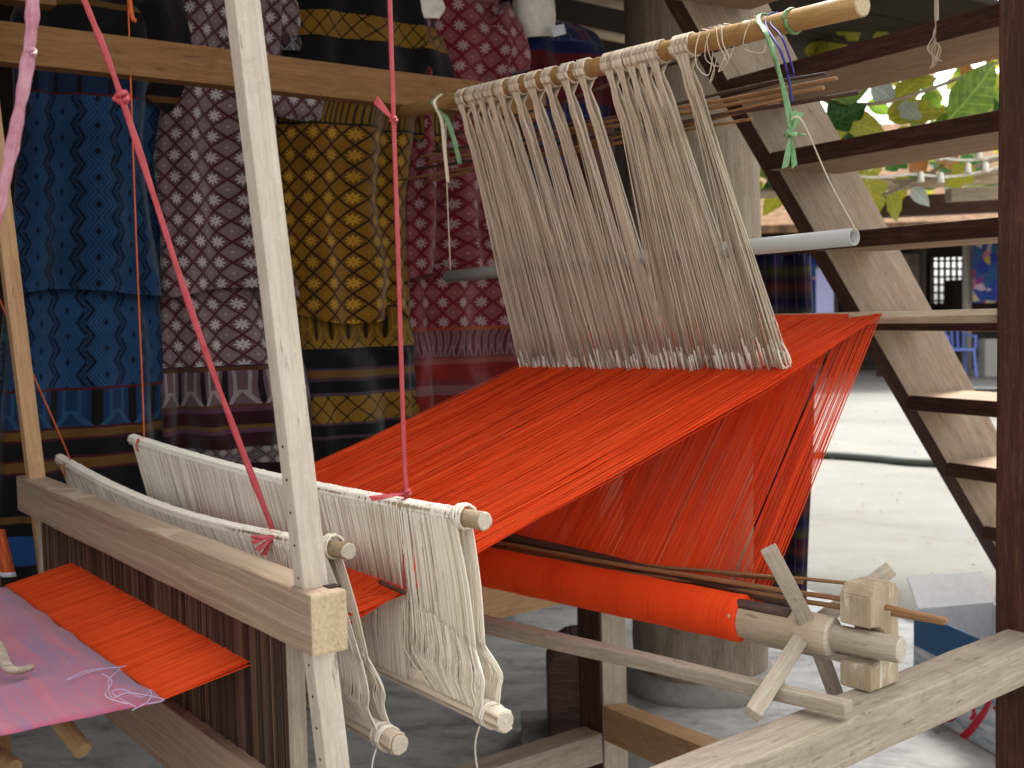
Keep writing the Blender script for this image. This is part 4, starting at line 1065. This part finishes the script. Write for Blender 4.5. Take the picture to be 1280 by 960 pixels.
# orange cloth end hanging at the far left
A = P(-30, 640, 2.0); vs_, fs_, uv_ = [], [], []
for j in range(13):
    for i in range(13):
        t, q = i/12, j/12; p = lerp(P(-60, 655, 2.05), P(4 + 12*q, 662, 2.02), t); p.z -= q*.085; p.y += .006*math.sin(t*20)
        vs_.append(p); uv_.append((t, q))
for j in range(12):
    for i in range(12): fs_.append((j*13+i, j*13+i+1, (j+1)*13+i+1, (j+1)*13+i))
a = M('orange_cloth', .8); g = a.noise(a.coord('UV', (60, 2, 1)), 1, 3); u, v = a.uv()
a.base(a.mix(v.gt(.9), a.ramp(g, [(.35, (.25, .03, .01)), (.65, (.5, .10, .02))]), (.5, .48, .55)))
ocl = mesh('orange_cloth', vs_, fs_, a.m, smooth=True, uvs=uv_); ocl.modifiers.new('t', 'SOLIDIFY').thickness = .003
tag(ocl, 'small orange cloth with a white edge hanging past the beater end', 'cloth')

# ------------------------------------------------------------------ CARDBOARD BOX on the ground
def box_mat():
    a = M('printed_card', .6, spec=.3); u, v = a.uv()
    wv = a.noise(a.coord('UV', (2.2, 5, 1)), 1.4, 4, .6, 1.2)
    c = a.ramp(wv, [(.34, (.16, .30, .46)), (.44, (.42, .50, .56)), (.54, (.62, .66, .70)), (.7, (.74, .76, .78))])
    c = a.mix(v.gt(.64), c, (.035, .13, .30))
    g = a.noise(a.coord('UV', (30, 30, 1)), 1, 3)
    a.base(c); return a.m
cA = on_h(1142, 884, 0.014); cB = on_h(1262, 955, 0.014)
ex = (cB-cA); ex.z = 0; bl = .44; ex = ex.normalized(); ey = Vector((-ex.y, ex.x, 0)); bdp = .27; BHt = .30
bxo = thing('cardboard_box', lerp(cA, cA+ex*bl+ey*bdp, .5), 'open white and blue printed cardboard box on the ground beside the post', 'box')
mc = box_mat(); mw_ = plain('white_card', (.74, .75, .76), .7, .3, .06)
def panel(name, p0, du, dv, mat, th=.004):
    nrm = du.cross(dv).normalized()*th; q = [p0, p0+du, p0+du+dv, p0+dv]; vs = q + [v-nrm for v in q]
    fs = [(0, 1, 2, 3), (7, 6, 5, 4), (0, 4, 5, 1), (1, 5, 6, 2), (2, 6, 7, 3), (3, 7, 4, 0)]
    return mesh(name, vs, fs, mat, bxo, uvs=[(0, 0), (1, 0), (1, 1), (0, 1)]*2)
front = panel('side', cA, ex*bl, Z3*BHt, mc)
panel('side', cA + ey*bdp + ex*bl, ex*-bl, Z3*BHt, mw_); panel('side', cA + ey*bdp, ey*-bdp, Z3*BHt, mw_); panel('side', cA + ex*bl, ey*bdp, Z3*BHt, mw_)
panel('base', cA + Z3*.004, ex*bl, ey*bdp, mw_)
panel('flap', cA + ey*bdp + Z3*BHt, ex*bl*.97, ey*.05 + Z3*.12, mw_); panel('flap', cA + Z3*BHt + ey*bdp, ey*-bdp*.95, Z3*.085 - ex*.06, mw_)
panel('flap', cA + Z3*(BHt) + ex*bl, ey*bdp*.95, Z3*.09 + ex*.05, mw_)
# red script mark on the front face: a looping stroke with a swoosh
mr = plain('red_print', (.55, .02, .04), .6, .3, .1)
def fpt(px, py):
    d = ray(px, py); return CAM + d*((cA-CAM).dot(ey)/d.dot(ey)) - ey*.0012
def stroke(pts, r):
    P_ = smooth_path([fpt(x, y) for x, y in pts], 6); vs, fs, rn = [], [], []
    sweep([P_], lambda t: r*(.35 + .9*math.sin(math.pi*(t*.85+.08))), 8, vs, fs, rn, None, .2, ey)
    mesh('red_script', vs, fs, mr, front, smooth=True)
stroke([(1184, 914), (1195, 925), (1208, 918), (1222, 902), (1233, 886), (1240, 868)], .010)
stroke([(1212, 866), (1216, 880), (1218, 893), (1213, 899)], .007)
stroke([(1172, 893), (1181, 899), (1192, 896), (1199, 886), (1196, 876)], .008)
stroke([(1242, 885), (1254, 887)], .006); stroke([(1238, 955), (1252, 957)], .006)

# ------------------------------------------------------------------ BEYOND: cable, far shed, chair, vine, fairy lights
tag(cord('ground_line', [on_h(960, 566, .03), on_h(1040, 569, .03), on_h(1095, 573, .03), on_h(1150, 578, .03), on_h(1300, 583, .03)], .035, plain('hose', (.045, .055, .04), .6), k=8), 'dark hose lying across the bright ground beyond the stairs', 'hose')
tag(cord('ground_line', [on_h(1120, 478, .03), on_h(1160, 484, .03), on_h(1200, 488, .03), on_h(1300, 489, .03)], .05, plain('dark_line_far', (.03, .035, .03), .6), k=8), 'dark line on the ground near the far shed', 'hose')  # thin dark tube drawn as a line across the far ground
YS = 19.0
sh = thing('shed', P(1130, 440, YS), 'dark open shed across the yard with lattice window and hung textiles', 'building')
def far(px, py, y=YS): return P(px, py, y)
gz = 0.0
def fbox(name, p0, p1, th, mat, bev=.01, y=YS):   # upright rectangle between two picture corners
    A = far(*p0, y); B = far(*p1, y); zc = (A.z+B.z)/2
    return bar(name, Vector((A.x, A.y, zc)), Vector((B.x, B.y, zc)), th, abs(A.z-B.z), mat, sh, bev=bev)
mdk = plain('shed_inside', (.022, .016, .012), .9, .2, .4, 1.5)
def ground_y(y): return 0
yb = YS+4; zt0, zt1 = far(1185, 322, yb).z, far(1185, 380, yb).z
for xa, xb, za, zc in ((760, 1163, -.1, 3.2), (1208, 1420, -.1, 3.2), (1163.5, 1207.5, -.1, zt1), (1163.5, 1207.5, zt0, 3.2)):
    A = far(xa, 300, yb); B = far(xb, 300, yb); bar('back_wall', Vector((A.x, yb, (za+zc)/2)), Vector((B.x, yb, (za+zc)/2)), .1, zc-za, mdk, sh, bev=0)
A = far(700, 200, YS+1.5); B = far(1480, 200, YS+1.5)
r1 = bar('roof', Vector((A.x, YS+1.5, 3.55)), Vector((B.x, YS+1.5, 3.55)), 7.5, .12, plain('thatch', (.17, .10, .055), .95, .1, .5, 8), sh, up=Vector((0, -.35, 1)))
for x in (1040, 1102, 1150, 1209, 1262, 1330): 
    p = far(x, 300, YS); rod('post', Vector((p.x, YS, 0)), Vector((p.x, YS, 2.6)), .09 if x != 1209 else .07, plain('shed_post%d' % x, (.05, .035, .025) if x != 1209 else (.30, .27, .22), .9), sh, sides=12)
bar('eave_beam', far(980, 268, YS-.3), far(1400, 268, YS-.3), .15, .22, MT['darkw'], sh)
lw = fbox('window', (1163, 379), (1208, 383), .08, mdk, y=YS+3.9)
for i in range(6): x = 1166 + i*7.5; p = far(x, 322, YS+3.75); q = far(x, 380, YS+3.75); bar('lattice_bar', p, q, .05, .04, mdk, lw, up=Vector((1, 0, 0)), bev=0)
for i in range(6): y = 326 + i*10; bar('lattice_bar', far(1164, y, YS+3.72), far(1207, y, YS+3.72), .05, .04, mdk, lw, bev=0)
fbox('cabinet', (1186, 350), (1200, 396), .3, mdk, y=YS+3.2)
fbox('counter', (1040, 392), (1300, 452), .5, plain('shed_counter', (.05, .04, .03), .9, .2, .5, 3), y=YS+2)
def textile():
    a = M('shed_textile', .9); u = a.coord('Object', (1, 1, 1)); v = a.n('ShaderNodeTexVoronoi'); v.inputs['Scale'].default_value = 7; a.l(u, v.inputs['Vector'])
    sp = a.n('ShaderNodeSeparateColor'); a.l(v.outputs['Color'], sp.inputs[0])
    a.base(a.ramp(X(a.nt, sp.outputs[0]), [(.15, (.02, .04, .22)), (.4, (.03, .10, .16)), (.6, (.02, .03, .25)), (.75, (.35, .04, .06)), (.9, (.45, .42, .45)), (.97, (.4, .3, .03))])); return a.m
tx = textile()
for i, (xa, xb, ya, yb) in enumerate(((1216, 1262, 302, 378), (1270, 1310, 300, 380), (1108, 1148, 318, 384), (985, 1030, 320, 420))):
    A = far(xa, ya, YS-.2); B = far(xb, yb, YS-.2); o = bar('hung_textile', Vector((A.x, A.y, (A.z+B.z)/2)), Vector((B.x, B.y, (A.z+B.z)/2)), .06, abs(A.z-B.z), tx if i != 2 else plain('dim_textile', (.10, .075, .06), .9, .1, .5, 5), sh)
for x in (1236, 1300): fbox('pillar', (x-9, 424), (x+9, 470), .3, plain('pale_pillar%d' % x, (.34, .33, .29), .9), y=YS-.5)
for x0 in (985, 1020): fbox('lilac_sheet', (x0, 336), (x0+22, 400), .04, plain('lilac_cloth%d' % x0, (.38, .38, .60), .8), y=YS-1)
# pale blue plastic chair
ch0 = on_h(1196, 470, 0); ch = thing('plastic_chair', ch0, 'pale blue plastic chair in front of the far shed', 'chair')
mb = plain('blue_plastic', (.16, .25, .72), .4, .5, .08)
def cp(x, y, z): return ch0 + Vector((x, y, z))
bar('seat', cp(-.22, 0, .43), cp(.22, 0, .43), .42, .035, mb, ch)
for x in (-.2, .2):
    for y in (-.18, .18): bar('leg', cp(x, y, .42), cp(x*1.15, y*1.15, 0), .035, .045, mb, ch, up=Vector((0, 1, 0)))
    bar('armrest', cp(x*1.1, -.2, .64), cp(x*1.1, .2, .66), .045, .03, mb, ch); bar('arm_post', cp(x*1.1, -.18, .43), cp(x*1.1, -.2, .64), .03, .04, mb, ch, up=Vector((0, 1, 0)))
for i in range(5): bar('back_slat', cp(-.18+i*.09, .2, .43), cp(-.2+i*.1, .27, .86), .02, .06, mb, ch, up=Vector((0, 1, 0)))
bar('back_rail', cp(-.24, .275, .87), cp(.24, .275, .87), .03, .06, mb, ch)

# vine with big leaves over the yard, seen between the treads
YV = 5.2
vine = thing('vine', P(1130, 230, YV), 'yellow-green broad-leaved vine trained over poles beyond the stairs', 'vine')
for pts, r in (([(960, 236), (1060, 232), (1150, 226), (1260, 214)], .016), ([(990, 205), (1080, 222), (1160, 225), (1270, 190)], .010), ([(1100, 246), (1140, 228), (1190, 200), (1215, 170), (1240, 120)], .008), ([(1000, 120), (1090, 130), (1180, 105), (1290, 60)], .008)):
    cord('stem', [P(x, y, YV + R(-.1, .15)) for x, y in pts], r, MT['bamboo_grey'] if r > .012 else MT['stair'], vine, k=5)
def leaf_mat(name, c, c2):
    a = M(name, .5, spec=.4); g = a.noise(a.coord('Object', (1, 1, 1), 4), 12, 4, .6); k = a.ramp(g, [(.35, c), (.65, c2)])
    sx_ = a.n('ShaderNodeSeparateXYZ'); a.l(a.coord('Object'), sx_.inputs[0]); lx, ly = X(a.nt, sx_.outputs[0]), X(a.nt, sx_.outputs[1]).abs()
    ve = ((lx*7 - ly*6).frac().lt(.1)).max(ly.lt(.012)); k = a.mix(ve*.55, k, tuple(min(1, q*1.7 + .03) for q in c2)); a.base(k)
    t = a.n('ShaderNodeBsdfTranslucent'); a.l(k, t.inputs[0]); mx = a.n('ShaderNodeMixShader'); mx.inputs[0].default_value = .5
    out = a.nt.nodes['Material Output']; a.l(a.b.outputs[0], mx.inputs[1]); a.l(t.outputs[0], mx.inputs[2]); a.l(mx.outputs[0], out.inputs[0]); return a.m
lm = [leaf_mat('leaf_green', (.10, .20, .02), (.22, .34, .035)), leaf_mat('leaf_yellow', (.30, .34, .03), (.42, .36, .04)), leaf_mat('leaf_orange', (.42, .22, .04), (.5, .16, .03)), leaf_mat('leaf_dark', (.02, .07, .015), (.05, .13, .03)), leaf_mat('leaf_pale', (.40, .46, .42), (.5, .54, .5))]
def leaf_mesh(lobed):
    prof = []
    K = 20
    for k in range(K+1):
        t = k/K; wdt = .30*math.sin(math.pi*t**.7)**.9 if not lobed else (.42*math.sin(math.pi*t**.7)**.7*(.62 + .38*abs(math.cos(t*math.pi*2.6))))
        prof.append((t, wdt))
    vs, fs = [], []
    for t, w_ in prof:
        for s in (-1, -.5, 0, .5, 1): vs.append((t, s*w_, -.10*abs(s)*w_*0 + .12*abs(s)**1.5*w_*2 - .25*t*t + .02*math.sin(t*20)*s))
    for i in range(K):
        for j in range(4): fs.append((i*5+j, i*5+j+1, (i+1)*5+j+1, (i+1)*5+j))
    me = bpy.data.meshes.new('leaf'); me.from_pydata(vs, [], fs); me.polygons.foreach_set('use_smooth', [True]*len(me.polygons)); me.materials.append(None); return me
lmesh = [leaf_mesh(False), leaf_mesh(True)]
random.seed(5)
def leaf(p, size, m_, direc, roll):
    o = bpy.data.objects.new('leaf', lmesh[random.random() < .3]); 
    z = Vector((R(-.4, .4), -1 + R(-.3, .5), R(-.2, .8))).normalized(); x = direc.normalized(); y = z.cross(x).normalized(); z = x.cross(y)
    mm = (Matrix((x, y, z)).transposed().to_4x4()); mm = Matrix.Translation(p) @ mm @ Matrix.Scale(size, 4)
    link(o, vine, mm); o.material_slots[0].link = 'OBJECT'; o.material_slots[0].material = m_
big = [(1110, 150, 1185, 125, 1, .30), (1185, 150, 1245, 90, 0, .34), (1055, 150, 1110, 165, 1, .2), (1090, 105, 1120, 128, 4, .16), (1125, 130, 1150, 150, 4, .13), (1200, 130, 1180, 165, 0, .2), (1225, 150, 1235, 110, 1, .2), (1030, 160, 1060, 140, 3, .2), (1150, 165, 1110, 185, 1, .2), (1040, 120, 1085, 105, 0, .2),
       (1130, 185, 1160, 215, 2, .2), (1080, 215, 1100, 265, 1, .2), (1110, 240, 1125, 270, 1, .17), (1060, 195, 1030, 215, 0, .18), (1075, 235, 1050, 225, 1, .16), (1140, 235, 1155, 250, 4, .11), (1205, 185, 1225, 195, 0, .15), (1165, 180, 1190, 200, 2, .18), (1215, 205, 1190, 230, 1, .14), (1090, 190, 1060, 205, 1, .2)]
for x0, y0, x1, y1, c_, s_ in big:
    yy = YV + R(-.25, .2); A, B = P(x0, y0, yy), P(x1, y1, yy + R(-.05, .05)); leaf(A, max(s_, (B-A).length), lm[c_], B-A, 0)
for i in range(240):
    x, y = R(930, 1330), R(-20, 240); yy = YV + R(.1, 1.4)
    leaf(P(x, y, yy), R(.08, .2), lm[random.choice((0, 0, 1, 1, 1, 2, 3, 3))], Vector((R(-1, 1), R(-.3, .3), R(-1, .4))), 0)
# fairy lights
fl_ = thing('fairy_lights', P(1130, 220, YV-.3), 'string of small clear bulbs wound along the vine pole', 'lights')
cord('wire', [P(x, y, YV-.3) for x, y in ((1040, 215), (1090, 222), (1140, 218), (1185, 221), (1230, 214), (1280, 200))], .006, MT['white'], fl_, k=6)
cord('wire', [P(x, y, YV-.3) for x, y in ((1150, 190), (1180, 198), (1215, 200), (1260, 192))], .006, MT['white'], fl_, k=6)
bg_ = M('bulb_glass', .1, (.85, .82, .7), .6).m
for x, y in ((1068, 212), (1085, 206), (1151, 221), (1176, 222), (1165, 187), (1174, 194), (1210, 210), (1232, 209), (1232, 182), (1224, 192)):
    p = P(x, y, YV-.31); rod('bulb', p - Z3*.02, p + Z3*.02, .016, bg_, fl_, r2=.010, sides=10, seg=2)
# pole frame carrying the vine (posts stand outside the view)
pg = thing('pergola', P(1130, 240, YV+.1), 'pale pole frame that carries the vine beyond the stairs', 'pergola')
A, B = P(900, 246, YV+.1), P(1420, 214, YV+.1)
rod('pole', A, B, .02, MT['bamboo_grey'], pg, sides=10)
for p in (lerp(A, B, .02), lerp(A, B, .97)): rod('post', Vector((p.x, p.y, 0)), Vector((p.x, p.y, p.z)), .04, MT['bamboo_grey'], pg)
bar('plank', P(1050, 262, YV+.5), P(1300, 250, YV+.5), .1, .10, MT['darkw'], pg)
bar('plank', P(1185, 244, YV+.3), P(1300, 238, YV+.3), .08, .06, MT['grey'], pg)

# small stones and dry leaf bits on the yard
random.seed(21); vs_, fs_ = [], []
for i in range(170):
    y = R(3.2, 16); x = y*R(.22, .48); r = R(.003, .011)*(1 + y*.03); b = len(vs_)
    for d in ((1, 0, 0), (0, 1, 0), (-1, 0, 0), (0, -1, 0), (0, 0, .6), (0, 0, -.3)): vs_.append(Vector((x + d[0]*r*R(.6, 1.3), y + d[1]*r*R(.6, 1.3), .014 + max(0, d[2]*r))))
    fs_ += [(b, b+1, b+4), (b+1, b+2, b+4), (b+2, b+3, b+4), (b+3, b, b+4)]
tag(mesh('gravel', vs_, fs_, plain('pebbles', (.22, .195, .155), .9, .1, .5, 3)), 'scattered small stones and bits of litter on the pale yard', 'gravel', kind='stuff')
